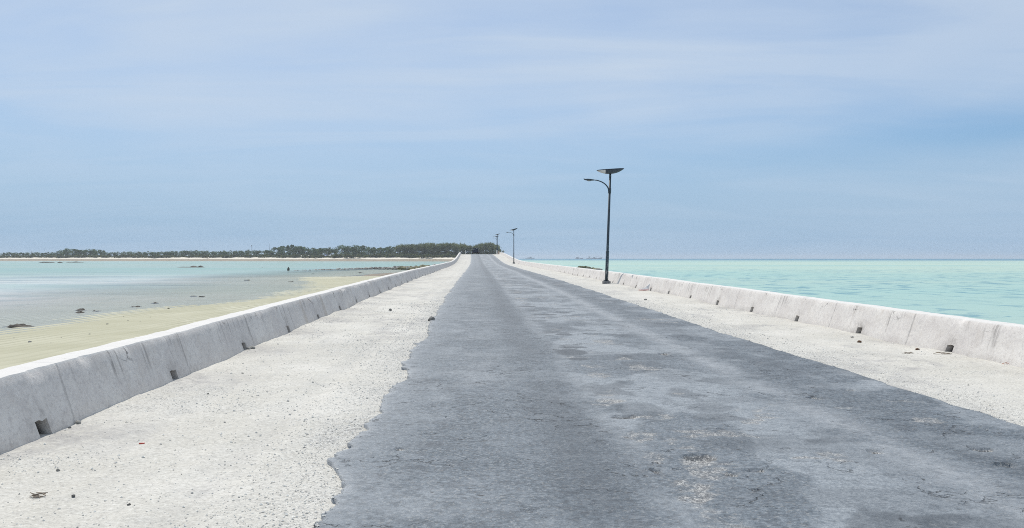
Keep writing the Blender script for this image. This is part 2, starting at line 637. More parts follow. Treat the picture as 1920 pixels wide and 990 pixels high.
def mat_water():
    t = NT('shallow_sea')
    p = t.pos()
    s = t.sep(p)
    x, y = s[0], s[1]
    # ripples; longer ones for the open sea on the right
    w1 = t.noise(t.mapv(p, (0.9, 1.5, 1), (0, 0, 0), (0, 0, R(18))), 1.1, 4, 0.6, 0.4)
    w2 = t.noise(t.mapv(p, (0.55, 1.2, 1), (7, 3, 0), (0, 0, R(-12))), 0.25, 4, 0.6, 0.3)
    right = t.ramp(x, -2, 6)
    amp = t.math('ADD', t.math('MULTIPLY', right, 0.85), 0.15)
    hgt = t.math('MULTIPLY', t.math('ADD', t.math('MULTIPLY', w1, 0.35), w2), amp)
    nb = t.bump(hgt, 0.8, 0.5)
    # colour of the water body over pale sand, by place (depth of the bed); streaks are painted wave shading
    big = t.noise(t.mapv(p, (0.6, 1.7, 1)), 0.0045, 5, 0.55, 0.5)
    mid = t.noise(t.mapv(p, (0.5, 1.5, 1), (40, 10, 0)), 0.035, 5, 0.6, 0.6)
    fine = t.noise(t.mapv(p, (0.35, 1.5, 1), (3, 50, 0)), 0.11, 5, 0.62, 0.5)
    off_l = t.math('SUBTRACT', t.math('MULTIPLY', x, -1.0), 14.0)
    dl = t.math('ADD', t.math('MULTIPLY', off_l, 0.5), t.math('MULTIPLY', y, 0.5))
    dl = t.math('ADD', dl, t.math('MULTIPLY', t.math('SUBTRACT', mid, 0.5), 70.0))
    left_c = t.mix(t.ramp(dl, 30, 150), (0.72, 0.70, 0.69), (0.34, 0.45, 0.415))
    left_c = t.mix(t.ramp(big, 0.44, 0.60, 0, 0.75), left_c, (0.26, 0.43, 0.40))
    left_c = t.mix(t.ramp(mid, 0.50, 0.68, 0, 0.45), left_c, (0.34, 0.44, 0.48))
    left_c = t.mix(t.ramp(y, 430, 800, 0, 0.65), left_c, (0.36, 0.47, 0.46))
    lch = t.noise(t.mapv(p, (0.7, 0.45, 1), (11, 3, 0)), 0.40, 5, 0.62, 0.6)  # ripple pattern for dark wave faces painted into the left water
    left_c = t.mix(t.math('MULTIPLY', t.ramp(lch, 0.50, 0.64, 0, 0.5), t.ramp(y, 420, 150)), left_c, (0.34, 0.42, 0.45))
    grass = t.math('MULTIPLY', t.ramp(fine, 0.54, 0.66), t.ramp(mid, 0.47, 0.58))
    grass = t.math('MULTIPLY', grass, t.ramp(y, 300, 160))
    left_c = t.mix(t.math('MULTIPLY', grass, 0.75), left_c, (0.16, 0.22, 0.26))
    right_c = t.mix(t.ramp(y, 40, 260), (0.405, 0.55, 0.485), (0.50, 0.625, 0.51))
    right_c = t.mix(t.ramp(big, 0.42, 0.62, 0, 0.8), right_c, (0.34, 0.55, 0.50))
    right_c = t.mix(t.ramp(fine, 0.52, 0.70, 0, 0.5), right_c, (0.22, 0.41, 0.44))
    chop = t.noise(t.mapv(p, (1.0, 0.50, 1), (1, 8, 0)), 0.42, 5, 0.62, 0.6)  # chop streaks: shading of wave faces painted into the right water
    cm = t.math('MULTIPLY', t.ramp(chop, 0.50, 0.64), t.ramp(mid, 0.36, 0.54, 0.25, 0.8))
    right_c = t.mix(t.math('MULTIPLY', cm, t.ramp(y, 420, 160)), right_c, (0.11, 0.27, 0.33))
    far = t.math('ADD', y, t.math('MULTIPLY', t.math('SUBTRACT', big, 0.5), 900.0))
    far = t.math('ADD', far, t.math('MULTIPLY', x, 0.55))
    right_c = t.mix(t.ramp(far, 800, 2300, 0, 0.9), right_c, (0.04, 0.20, 0.32))
    col = t.mix(right, left_c, right_c)
    dif = t.n.new('ShaderNodeBsdfDiffuse')
    t.put(dif.inputs['Color'], col)
    tra = t.n.new('ShaderNodeBsdfTransparent')
    tra.inputs['Color'].default_value = (0.93, 0.95, 0.97, 1)
    body = t.n.new('ShaderNodeMixShader')
    # clear only in the last metres before the sand flat
    dep = t.attr('deep')
    t.put(body.inputs[0], dep)
    t.l.new(tra.outputs[0], body.inputs[1])
    t.l.new(dif.outputs[0], body.inputs[2])
    glo = t.n.new('ShaderNodeBsdfGlossy')
    glo.inputs['Roughness'].default_value = 0.12
    t.l.new(nb, glo.inputs['Normal'])
    fre = t.n.new('ShaderNodeFresnel')
    fre.inputs['IOR'].default_value = 1.33
    t.l.new(nb, fre.inputs['Normal'])
    fac = t.math('MINIMUM', t.math('MULTIPLY', fre.outputs[0], 0.85), 0.32)
    mx = t.n.new('ShaderNodeMixShader')
    t.l.new(fac, mx.inputs[0])
    t.l.new(body.outputs[0], mx.inputs[1])
    t.l.new(glo.outputs[0], mx.inputs[2])
    t.l.new(mx.outputs[0], t.out.inputs['Surface'])
    return t.m


def mat_island():
    t = NT('beach_sand')
    p = t.pos()
    z = t.sep(p)[2]
    n1 = t.noise(p, 0.05, 5, 0.6)
    n2 = t.noise(p, 0.6, 5, 0.65)
    base = t.mix(t.ramp(n2, 0.3, 0.7), (0.60, 0.54, 0.44), (0.78, 0.73, 0.63))
    flat = t.mix(t.ramp(n2, 0.35, 0.65), (0.20, 0.17, 0.13), (0.36, 0.31, 0.24))
    zz = t.math('ADD', z, t.math('MULTIPLY', t.math('SUBTRACT', n1, 0.5), 1.6))
    base = t.mix(t.ramp(zz, 2.1, 2.6), flat, base)
    base = t.mix(t.ramp(zz, 4.3, 4.9), base, (0.16, 0.12, 0.07))
    t.pbsdf(base, 0.9, None, 0.1)
    return t.m


M_ASPHALT, M_SHOULDER, M_WALL = mat_asphalt(), mat_shoulder(), mat_wall()
M_SAND, M_WATER, M_ISLAND = mat_sand(), mat_water(), mat_island()


def mat_rock(name, a, b, low=None):
    t = NT(name)
    o = t.obj()
    n = t.noise(o, 2.2, 6, 0.65)
    c = t.mix(t.ramp(n, 0.3, 0.7), a, b)
    c = t.mix(t.math('MULTIPLY', t.orand(), 0.6), c, tuple(0.55 * v for v in a))
    t.pbsdf(c, 0.9, t.bump(n, 0.8, 0.1), 0.15)
    return t.m


M_ROCK = mat_rock('groyne_rock', (0.22, 0.21, 0.19), (0.56, 0.54, 0.50))
M_REEF = mat_rock('dark_reef_rock', (0.07, 0.062, 0.055), (0.19, 0.17, 0.145))
M_WEEDY = mat_rock('weedy_rock', (0.13, 0.12, 0.065), (0.33, 0.31, 0.20))
M_STONE = mat_rock('pale_coral_stone', (0.55, 0.54, 0.50), (0.80, 0.78, 0.73))
M_DSTONE = mat_rock('dark_stone', (0.24, 0.235, 0.225), (0.42, 0.41, 0.385))

# ------------------------------------------------------------------ ground, road, water
rows = list(np.arange(-16, 3.2, 0.8))
yy_ = 3.2
while yy_ < 335:
    rows.append(yy_)
    yy_ += max(0.026, 0.0048 * yy_)
rows += list(np.arange(345, 905, 12))
ROWS = np.array(rows)


def edge_left(y):
    return -1.0 + bend(y) + 0.10 * fbm(y * 0.55, 0, 3) + 0.085 * fbm(y * 2.6, 0, 5, 3) + 0.035 * vn(y * 11, 0, 9) \
        - 0.10 * sstep(14, 30, y) + 0.10 * np.exp(-((y - 10.8) / 0.8) ** 2) + 0.11 * np.exp(-((y - 4.8) / 0.9) ** 2)


def edge_right(y):
    return 4.82 + bend(y) + 0.45 * np.exp(-np.clip(y, 0, 99) / 7.0) + 0.07 * fbm(y * 0.5, 0, 13) + 0.05 * fbm(y * 2.9, 0, 15, 3)


def ground_z(x, y):
    z = zroad(y) + 0.012 * fbm(x * 1.6, y * 1.6, 21) + 0.006 * fbm(x * 9, y * 9, 22, 3)
    xl, xr = left_base(y), right_base(y)
    hl = np.clip(0.5 + 0.8 * fbm(y * 0.7, 0, 31), 0, 1)
    hr = np.clip(0.4 + 0.8 * fbm(y * 0.6, 0, 33), 0, 1)
    z = z + 0.055 * hl * sstep(0.6, 0.0, x - xl) + 0.05 * hr * sstep(0.6, 0.0, xr - x)
    el, er = edge_left(y), edge_right(y)
    inroad = sstep(-0.02, 0.25, x - el) * sstep(-0.02, 0.25, er - x)
    z = z - 0.05 * inroad
    # shallow tyre ruts along the shoulders
    for x0, a, sd2 in ((-1.75, 0.016, 61), (-3.05, 0.012, 63), (5.75, 0.012, 65)):
        xc = x0 + bend(y) + 0.22 * fbm(y * 0.12, 0, sd2)
        z = z - a * np.clip(0.5 + fbm(y * 0.3, 0, sd2 + 1), 0, 1.2) * np.exp(-((x - xc) / 0.13) ** 2) \
            + 0.6 * a * np.exp(-((np.abs(x - xc) - 0.26) / 0.08) ** 2)
    return z


# causeway: shoulders, and the slopes outside the walls
gx = np.concatenate([np.linspace(-16, -4.9, 6), np.linspace(-4.5, -3.9, 3), np.linspace(-3.86, -0.6, 84),
                     np.linspace(-0.3, 4.2, 16), np.linspace(4.4, 7.7, 84), np.linspace(7.8, 8.3, 3), np.linspace(9, 14, 4)])
GX, GY = np.meshgrid(gx, ROWS)
off = GX * 1.0
Xw = off + bend(GY)
Zg = ground_z(Xw, GY)
zl = zroad(GY)
Zg = np.where(off < -4.45, zl - (-4.45 - off) * (zl + 0.5) / (0.9 + 0.9 * zl), Zg)
Zg = np.where(off > 8.3, zl - (off - 8.3) * (zl + 0.8) / (0.6 + 1.2 * zl), Zg)
Zg = np.maximum(Zg, -0.7)
grit = sstep(0.75, 0.05, edge_left(GY) - Xw) * (Xw < edge_left(GY) + .3) + sstep(1.2, 0.05, Xw - edge_right(GY)) * (Xw > edge_right(GY) - .3)
grit = np.clip(grit * (0.7 + 0.6 * fbm(Xw * 1.2, GY * 0.8, 41)) + 0.5 * sstep(0.1, 0.5, fbm(Xw * 0.9, GY * 0.9, 43)), 0, 1)
stain = 0.9 * sstep(0.10, 0.42, fbm(Xw * 1.1, GY * 0.5, 45)) * sstep(0.1, 0.5, fbm(Xw * 3, GY * 2.1, 46) + .35)
for x0, sd2 in ((-1.75, 61), (-3.05, 63), (5.75, 65)):
    stain = stain + 0.30 * np.exp(-((Xw - x0 - bend(GY) - 0.22 * fbm(GY * 0.12, 0, sd2)) / 0.16) ** 2) * sstep(-.3, .4, fbm(GY * .4, Xw * 2, sd2 + 3))
stain = stain + 0.35 * sstep(0.9, 0.1, right_base(GY) - Xw) * sstep(-0.2, 0.4, fbm(Xw * 2, GY * .7, 47))
ho = np.abs(((GY - 7.55 + 1.6) % 3.2) - 1.6)
stain = stain + 0.9 * sstep(0.9, 0.1, np.hypot((Xw - left_base(GY)) * .7, ho * 0.8))
o = grid_obj('causeway', Xw, GY, Zg, M_SHOULDER, {'grit': grit, 'stain': np.clip(stain, 0, 1)})
tag(o, kind='structure')

# road
NU = 250
u = np.concatenate([[0.0], np.linspace(0, 1, NU), [1.0]])
U, RY = np.meshgrid(u, ROWS)
el, er = edge_left(RY), edge_right(RY)
RX = el + U * (er - el)
xr_ = RX - bend(RY)                     # offset across the road
RZ = zroad(RY) + 0.022 + 0.008 * fbm(RX * 0.9, RY * 0.9, 51) + 0.004 * fbm(RX * 7, RY * 7, 52, 3)
centre = sstep(1.0, 1.45, xr_ + 0.12 * fbm(RX * 0, RY * 0.9, 53)) * sstep(3.5, 2.7, xr_)
outer = sstep(3.5, 3.8, xr_)
patch = fbm(RX * 1.1, RY * 0.75, 61, 5)
patch2 = fbm(RX * 2.3, RY * 1.7, 62, 4)
worn = np.clip(centre * sstep(-0.10, 0.13, patch + 0.45 * patch2 + 0.06) * 0.75 + centre * 0.1 + outer * sstep(0.02, 0.24, patch + 0.45 * patch2) * 0.55
               + 0.30 * sstep(0.1, 0.6, patch2) * sstep(-1.0, 0.2, xr_) * (1 - centre)
               + 0.35 * sstep(0.2, 0.8, -xr_ + 0.5 * patch2), 0, 1)
dust = np.clip(0.22 * np.exp(-((xr_ - 1.22) / 0.14) ** 2) * sstep(-.7, .2, patch) + 0.62 * np.exp(-((xr_ - 3.3 - 0.1 * vn(RY * .2, 0, 64)) / 0.24) ** 2) * sstep(-.6, .3, patch2 + .3)
               + 0.30 * np.exp(-((xr_ + 0.05) / 0.45) ** 2) * sstep(-0.3, 0.5, patch)
               + 0.22 * sstep(0.35, 0.0, RX - el) + 0.5 * sstep(0.11, 0.0, RX - el) * sstep(-.5, .3, patch2) + 0.3 * sstep(0.5, 0.0, er - RX) * sstep(-.2, .5, patch2)
               + 0.12 * sstep(60, 180, RY), 0, 1)
fill = centre * sstep(0.12, 0.55, fbm(RX * 1.8, RY * 1.9, 71, 5)) * 0.62 + outer * sstep(0.32, 0.6, fbm(RX * 1.4, RY * 1.6, 72, 5)) * 0.6 \
    + 0.5 * np.exp(-((xr_ - 1.45) / 0.22) ** 2) * sstep(0.0, 0.4, patch2)
tar = centre * sstep(0.10, 0.30, fbm(RX * 0.8, RY * 1.0, 75, 5)) * 0.30 + outer * sstep(0.10, 0.35, fbm(RX * 0.6, RY * 0.8, 76, 5)) * 0.25 \
    + 0.55 * (centre + .5 * outer) * sstep(0.26, 0.36, fbm(RX * 1.3, RY * 1.25, 78, 5)) \
    + 0.48 * np.exp(-((xr_ - 0.80) / 0.30) ** 2) * sstep(-0.8, 0.3, fbm(RX * 0.6, RY * 0.25, 77, 3)) \
    + 0.30 * np.exp(-((xr_ - 4.0) / 0.35) ** 2) * sstep(-.8, .2, patch)


def blob(px, py, wpx, hpx, sharp=0.25):
    p = on_road(px, py)
    rx = wpx / 2 / FPX * p.y
    ry = max(0.05, hpx / 2 * p.y ** 2 / 2560)
    q = np.hypot((RX - p.x) / rx, (RY - p.y) / ry) + 0.35 * fbm((RX - p.x) / rx * 1.3, (RY - p.y) / ry * 1.3, int(px), 3)
    return sstep(1 + sharp, 1 - sharp, q)


for b in ((1068, 663, 64, 13), (1086, 677, 40, 6), (1058, 630, 34, 4), (1020, 592, 44, 3), (986, 576, 34, 3),
          (1075, 655, 50, 3), (1012, 604, 30, 2), (1200, 772, 110, 26), (1390, 838, 190, 22), (1330, 770, 90, 18)):
    m = blob(*b, 0.15)
    k = 0.95 if b[0] < 1100 else 0.45
    tar = np.maximum(tar, k * m)
    fill = fill * (1 - m)
for b in ((1195, 830, 70, 26), (1225, 868, 50, 30), (1225, 788, 95, 12), (1120, 706, 70, 16), (1110, 690, 60, 8),
          (1300, 815, 80, 8), (1500, 868, 120, 8), (1690, 757, 60, 8), (1580, 770, 60, 6), (1060, 640, 40, 5), (1040, 620, 30, 4)):
    fill = np.maximum(fill, 0.55 * blob(*b, 0.6))
for b, dpt in (((1316, 864, 62, 13), 0.03), ((1172, 786, 46, 6), 0.03), ((1529, 750, 30, 4), 0.03), ((1245, 667, 22, 3), 0.03),
               ((1589, 736, 26, 3), .03), ((1642, 858, 22, 8), .025), ((1886, 882, 42, 7), .03), ((1843, 852, 40, 6), .025),
               ((1373, 899, 20, 9), .03), ((1230, 892, 22, 6), .03), ((1415, 895, 40, 5), .02), ((748, 852, 16, 4), .02)):
    m = blob(*b, 0.12)
    RZ = RZ - dpt * m
    fill = np.maximum(fill, 1.3 * m)
RZ = RZ - 0.012 * sstep(0.3, 0.9, fill)
RZ[:, 0] -= 0.07
RZ[:, -1] -= 0.07
o = grid_obj('road', RX, RY, RZ, M_ASPHALT, {'fill': np.clip(fill, 0, 1.2), 'tar': np.clip(tar, 0, 1), 'worn': worn, 'dust': dust})
tag(o, kind='structure')

# sand flat beside the left wall: ripples roughly along the causeway, dipping under the water
_wy = np.array([-40, 0, 25, 37, 46, 54, 60, 75, 95, 115, 131, 147, 153, 165, 205, 260])
_wx = np.array([-19, -19, -19.5, -20, -20.9, -20.8, -18.5, -16.3, -17.8, -22, -26.5, -27.5, -17, -12, -9, -7])


def waterline(y):
    return np.interp(y, _wy, _wx) + 0.5 * fbm(np.asarray(y) * 0.12, 0, 81)


srow = [-16.0]
while srow[-1] < 262:
    srow.append(srow[-1] + max(0.25, 0.006 * srow[-1]))
sx = np.concatenate([np.linspace(-90, -36, 20), np.linspace(-35, -9, 430), np.linspace(-8.5, -4.6, 8)])
SX, SY = np.meshgrid(sx, np.array(srow))
d_in = SX - waterline(SY)               # > 0 on the dry side
ph = (SX - 0.14 * SY) / 0.74 + 1.5 * fbm(SX * 0.15, SY * 0.028, 83) + 0.55 * fbm(SX * 0.55, SY * 0.14, 84) + 0.18 * fbm(SX * 0.2, SY * 0.4, 89)
wav = np.sin(ph * 2 * math.pi)
ramp2 = np.clip(0.80 + 1.1 * fbm(SX * 0.22, SY * 0.09, 88), 0.25, 1.2)
rip = 0.5 + ramp2 * (0.5 * wav + 0.2 * np.sin(ph * 4 * math.pi + 1.1)) + 0.12 * fbm(SX * 1.6, SY * 0.9, 90)
ramp_ = sstep(40, 8, -d_in)
far_amp = 1 + 0.8 * sstep(40, 120, SY)
SZ = np.where(d_in > 0, 0.012 * np.minimum(d_in, 7) + 0.012 * sstep(1, 5, d_in), 0.010 * d_in) + 0.042 * (rip - 0.5) * ramp_ * far_amp * (0.8 + 0.7 * fbm(SX * .25, SY * .12, 85)) \
    + 0.012 * fbm(SX * 0.4, SY * 0.25, 86)
SZ = np.maximum(SZ, -0.6)
o = grid_obj('sand_flat', SX, SY, SZ, M_SAND, {'trough': np.clip(0.36 + (0.64 - rip) * np.clip(0.95 + 0.9 * fbm(SX * .25, SY * .12, 85), 0.35, 1.3), 0, 1)})
tag(o, kind='structure')

# the sea: one sheet to the horizon, finer near the sand flat
wx = np.concatenate([[-9000, -5000, -2500, -1200, -600, -300, -150, -90], np.linspace(-70, -5, 66), [-4, 0, 6, 9, 20, 60, 200, 600, 1500, 3500, 9000]])
wy = np.concatenate([[-400, -100, -30], np.arange(-16, 262, 2.0), [280, 320, 400, 600, 900, 1400, 2500, 4500, 7500]])
WX, WY = np.meshgrid(wx, wy)
wd = np.interp(WY, [-40, 25, 60, 95, 147, 262], [-19, -20, -20, -19, -27, -24]) - WX
deep = np.where((WX < 0) & (WY < 262), 0.10 + 0.9 * sstep(1.0, 34.0, wd + 5 * fbm(WX * .1, WY * .05, 87)), 1.0)
o = grid_obj('sea', WX, WY, np.zeros_like(WX), M_WATER, {'deep': deep})
tag(o, kind='structure')


# island beyond the bridge, curving round to the left
def shore_d(px):
    return float(np.interp(px, [-400, 0, 300, 500, 700, 860, 960], [1150, 1060, 1010, 960, 900, 860, 850]))


ipx = np.arange(-420, 962, 6.0)
ioff = np.array([-14, -4, 0, 6, 14, 22, 30, 38, 50, 66, 120, 500])
iz = np.array([-0.8, -0.2, 0.10, 0.35, 0.7, 1.1, 1.5, 2.2, 3.4, 4.6, 4.8, 4.6])
IX, IY, IZ = [], [], []
for q in ipx:
    d0 = shore_d(q) + 9 * float(fbm(q * 0.02, 0, 91)) + 4 * float(vn(q * 0.09, 0, 92))
    edge = float(sstep(958, 925, q))
    uu = ray(q, 485)
    r_ = [d0 + k for k in ioff]
    IX.append([uu.x / uu.y * r for r in r_])
    IY.append(r_)
    IZ.append([z * edge - 0.8 * (1 - edge) + 0.12 * float(vn(q * 0.11 + k, k * .1, 93)) for k, z in zip(ioff, iz)])
o = grid_obj('island', np.array(IX), np.array(IY), np.array(IZ), M_ISLAND)
tag(o, kind='structure')


# ------------------------------------------------------------------ the two parapet walls
def parapet(name, side, base_x, holes, y0, y1, seed):
    ys = [y0]
    while ys[-1] < y1:
        ys.append(ys[-1] + (0.5 if ys[-1] < 3 else max(0.035, 0.006 * ys[-1])))
    hw = 0.10
    keep = [y for y in ys if all(abs(y - hh) > hw + 0.012 for hh in holes)]
    for hh in holes:
        keep += [hh - hw, hh - hw / 3, hh + hw / 3, hh + hw]
    ys = np.array(sorted(keep))
    H = 0.565
    hs = np.array([-0.15, 0.0, 0.165, 0.27, 0.38, 0.47, 0.55, 0.60])      # heights on the inner face
    n = len(ys)
    zb = zroad(ys)
    top = H + 0.014 * fbm(ys * 0.35, 0, seed) + 0.006 * fbm(ys * 3, 0, seed + 1)
    V, Hh = [], []
    cols = []
    chip = np.clip(fbm(ys * 2.2, 0, seed + 5) - 0.25, 0, 1) * 0.09 + 0.012 * np.abs(vn(ys * 9, 0, seed + 6))
    for i, y in enumerate(ys):
        b = float(base_x(y))
        ring = []
        for k, hgt in enumerate(hs):
            hz = hgt / 0.60 * (top[i] - 0.03)
            bul = 0.006 * float(fbm(y * 2.0, hgt * 4 + seed, seed + 9))
            x = b - side * (0.19 * max(hz, 0) / H) * -1
            x = b + side * (0.19 * max(hz, 0) / H + bul)
            if k == len(hs) - 1:
                x += side * chip[i] * 0.5
                hz -= chip[i] * 0.6
            ring.append((x, y, zb[i] + hz, hz / H))
        xt = b + side * 0.19
        c = 0.010 + chip[i]
        ring.append((xt + side * c, y, zb[i] + top[i] - 0.002, 1.25))
        ring.append((xt + side * 0.17, y, zb[i] + top[i] + 0.006, 1.3))
        oc = 0.02 + 0.02 * abs(float(vn(y * 5, 3, seed)))
        ring.append((xt + side * (0.31 - oc), y, zb[i] + top[i], 1.25))
        ring.append((xt + side * 0.31, y, zb[i] + top[i] - 0.03, 1.0))
        ring.append((xt + side * 0.36, y, zb[i] - 0.3, 0.0))
        cols.append(ring)
    jr = random.Random(seed)
    for hh in holes:
        for i in range(n):
            if abs(ys[i] - hh) <= hw + 1e-6:
                x_, y_, z_, h_ = cols[i][2]
                cols[i][2] = (x_, y_ + jr.uniform(-.012, .012), z_ + jr.uniform(-0.016, 0.010), h_)
    m = len(cols[0])
    verts = [p[:3] for r in cols for p in r]
    hv = [p[3] for r in cols for p in r]
    faces = []
    inh = [any(abs((ys[i] + ys[i + 1]) / 2 - hh) < hw for hh in holes) for i in range(n - 1)]
    dep = 0.45
    for i in range(n - 1):
        for k in range(m - 1):
            if inh[i] and k < 2:
                continue
            q = (i * m + k, i * m + k + 1, (i + 1) * m + k + 1, (i + 1) * m + k)
            faces.append(q if side < 0 else q[::-1])
    faces.append(tuple(range(m)))
    faces.append(tuple((n - 1) * m + k for k in range(m))[::-1])
    # recesses of the drain holes
    for hh in holes:
        i0 = int(np.argmin(np.abs(ys - (hh - hw))))
        i1 = int(np.argmin(np.abs(ys - (hh + hw))))
        f = []
        for i in (i0, i1):
            for k in (0, 2):
                f.append(i * m + k)
        a, b_, c_, d_ = f                       # (i0 low) (i0 high) (i1 low) (i1 high)
        s = len(verts)
        for w in (a, b_, c_, d_):
            x, y, z = verts[w]
            xb = base_x(y) + side * dep
            verts.append((float(xb), y, z - (0.02 if w in (b_, d_) else 0)))
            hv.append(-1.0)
        A, B, C, D = s, s + 1, s + 2, s + 3
        mids = list(range(i0 + 1, i1))
        faces += [(a, a + 1, b_, B, A), (c_, c_ + 1, d_, D, C), (A, B, D, C), (a, A, C, c_)]
        faces.append(tuple([b_] + [j * m + 2 for j in mids] + [d_, D, B]))
    ob = mesh_obj(name, verts, faces, M_WALL, None, True)
    va = np.array(verts)
    near = np.min(np.abs(va[:, 1][:, None] - np.array(holes)[None, :]), 1)
    hva = np.array(hv)
    gr = np.exp(-(near / 0.17) ** 2) * sstep(0.62, 0.25, hva) * sstep(-0.8, 0.4, fbm(va[:, 1] * 4, va[:, 2] * 5, seed + 7))
    gr = gr + 0.5 * sstep(0.22, 0.0, hva) * sstep(0.0, 0.5, fbm(va[:, 1] * 0.9, 0, seed + 8))
    at = ob.data.attributes.new('grime', 'FLOAT', 'POINT')
    at.data.foreach_set('value', np.clip(gr, 0, 1).astype(np.float32))
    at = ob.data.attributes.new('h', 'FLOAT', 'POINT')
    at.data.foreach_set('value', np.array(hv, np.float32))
    ob.data.set_sharp_from_angle(angle=R(28)) if hasattr(ob.data, 'set_sharp_from_angle') else None
    return ob


LHOLES = [7.55 + 3.2 * k for k in range(-1, 22)]
RHOLES = [13.2 + 3.15 * k for k in range(-2, 20)]
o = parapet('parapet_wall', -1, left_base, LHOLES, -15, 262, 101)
tag(o, 'low concrete parapet wall left of the road, its stained inner face in shade', 'wall')
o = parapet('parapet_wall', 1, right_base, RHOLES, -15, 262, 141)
tag(o, 'low concrete parapet wall right of the road, its pale inner face in sunlight', 'wall')


# ------------------------------------------------------------------ loose gravel on the shoulders
def mat_gravel():
    t = NT('loose_coral_gravel')
    r = t.island()
    c = t.mix(t.ramp(r, 0.0, 0.08), (0.38, 0.37, 0.35), (0.60, 0.58, 0.54))
    c = t.mix(t.ramp(r, 0.12, 0.8), c, (0.80, 0.78, 0.72))
    t.pbsdf(c, 0.9, None, 0.1)
    return t.m


def build_gravel():
    base_v = np.array([(1, 0, 0), (0.3, .95, 0), (-0.8, .6, 0), (-0.8, -.6, 0), (0.3, -.95, 0), (0.1, 0.1, 0.85), (-0.1, -.1, -0.6)])
    base_f = [(0, 1, 5), (1, 2, 5), (2, 3, 5), (3, 4, 5), (4, 0, 5), (1, 0, 6), (2, 1, 6), (3, 2, 6), (4, 3, 6), (0, 4, 6)]
    N = 21000
    V, F = [], []
    y = 4.6 + 24 * RNG.random(N * 3) ** 2.0
    left = RNG.random(N * 3) < 0.62
    el_, er_ = edge_left(y), edge_right(y)
    lb, rb = left_base(y), right_base(y)
    tt = RNG.random(N * 3)
    xs = np.where(left, el_ + 0.02 - (el_ + 0.02 - lb) * tt ** 1.15, er_ - 0.03 + (rb - er_ + 0.03) * tt ** 1.15)
    dens = np.where(left, sstep(1.2, 0.0, el_ - xs), sstep(1.5, 0.0, xs - er_)) * 0.9 + 0.16 + 0.7 * sstep(0.05, 0.5, fbm(xs * 1.1, y * 0.9, 43))
    ok = RNG.random(N * 3) < dens
    xs, y = xs[ok][:N], y[ok][:N]
    # and a share in the coral patches of the road
    z = ground_z(xs, y)
    onr = (xs > edge_left(y)) & (xs < edge_right(y))
    z = np.where(onr, zroad(y) + 0.026, z)
    s = np.exp(RNG.normal(math.log(0.0050), 0.42, len(xs)))
    s = np.clip(s, 0.0025, 0.016) * np.clip(0.75 + y / 28, 0.9, 1.7)
    for i in range(len(xs)):
        a = RNG.random() * 6.283
        ca, sa = math.cos(a), math.sin(a)
        v = base_v * (s[i] * (0.75 + 0.5 * RNG.random((7, 1)))) * np.array([1, 0.8, 0.75])
        vx = v[:, 0] * ca - v[:, 1] * sa + xs[i]
        vy = v[:, 0] * sa + v[:, 1] * ca + y[i]
        n = 7 * i
        V.append(np.stack([vx, vy, v[:, 2] + z[i] + 0.2 * s[i]], -1))
        F += [(q[0] + n, q[1] + n, q[2] + n) for q in base_f]
    ob = mesh_obj('gravel', np.concatenate(V), F, mat_gravel())
    tag(ob, 'loose pale coral gravel scattered along both shoulders of the road', 'gravel', None, 'stuff')


build_gravel()


# ------------------------------------------------------------------ rocks
def rock_mesh(name, mat, seed, flat=0.6, n=3, rough=0.35):
    rr = random.Random(seed)
    import bmesh
    bm = bmesh.new()
    bmesh.ops.create_icosphere(bm, subdivisions=n, radius=1)
    offs = (rr.random() * 50, rr.random() * 50)
    cuts = [(Vector((rr.gauss(0, 1), rr.gauss(0, 1), rr.gauss(0, 1))).normalized(), rr.uniform(0.55, 0.85)) for _ in range(9)]
    for v in bm.verts:
        p = v.co.copy()
        for nrm, dd in cuts:
            e = p.dot(nrm) - dd
            if e > 0:
                p -= nrm * e * 0.85
        k = 1 + rough * float(fbm(p.x * 1.7 + offs[0], p.y * 1.7 + offs[1] + p.z * 2.3, seed, 3))
        v.co = Vector((p.x * k, p.y * k * 0.85, p.z * k * flat))
    me = bpy.data.meshes.new(name)
    bm.to_mesh(me)
    bm.free()
    me.materials.append(mat)
    return me


ROCKS = [rock_mesh('rock', M_ROCK, k, 0.62, 2) for k in range(6)]
WEEDS = [rock_mesh('rock', M_WEEDY, k + 20, 0.55, 2) for k in range(5)]
REEFS = [rock_mesh('reef_rock', M_REEF, k + 40, 0.30, 3, 0.6) for k in range(4)]
STONES = [rock_mesh('stone', M_STONE, k + 60, 0.7, 2) for k in range(4)]
DSTONES = [rock_mesh('stone', M_DSTONE, k + 80, 0.7, 2) for k in range(4)]


def put(name, me, loc, scale, rz=None, label=None, cat='rock', group=None):
    ob = bpy.data.objects.new(name, me)
    COL.objects.link(ob)
    ob.location = loc
    ob.scale = scale if isinstance(scale, tuple) else (scale,) * 3
    ob.rotation_euler = (0, 0, random.uniform(0, 6.28) if rz is None else rz)
    tag(ob, label, cat, group)
    return ob


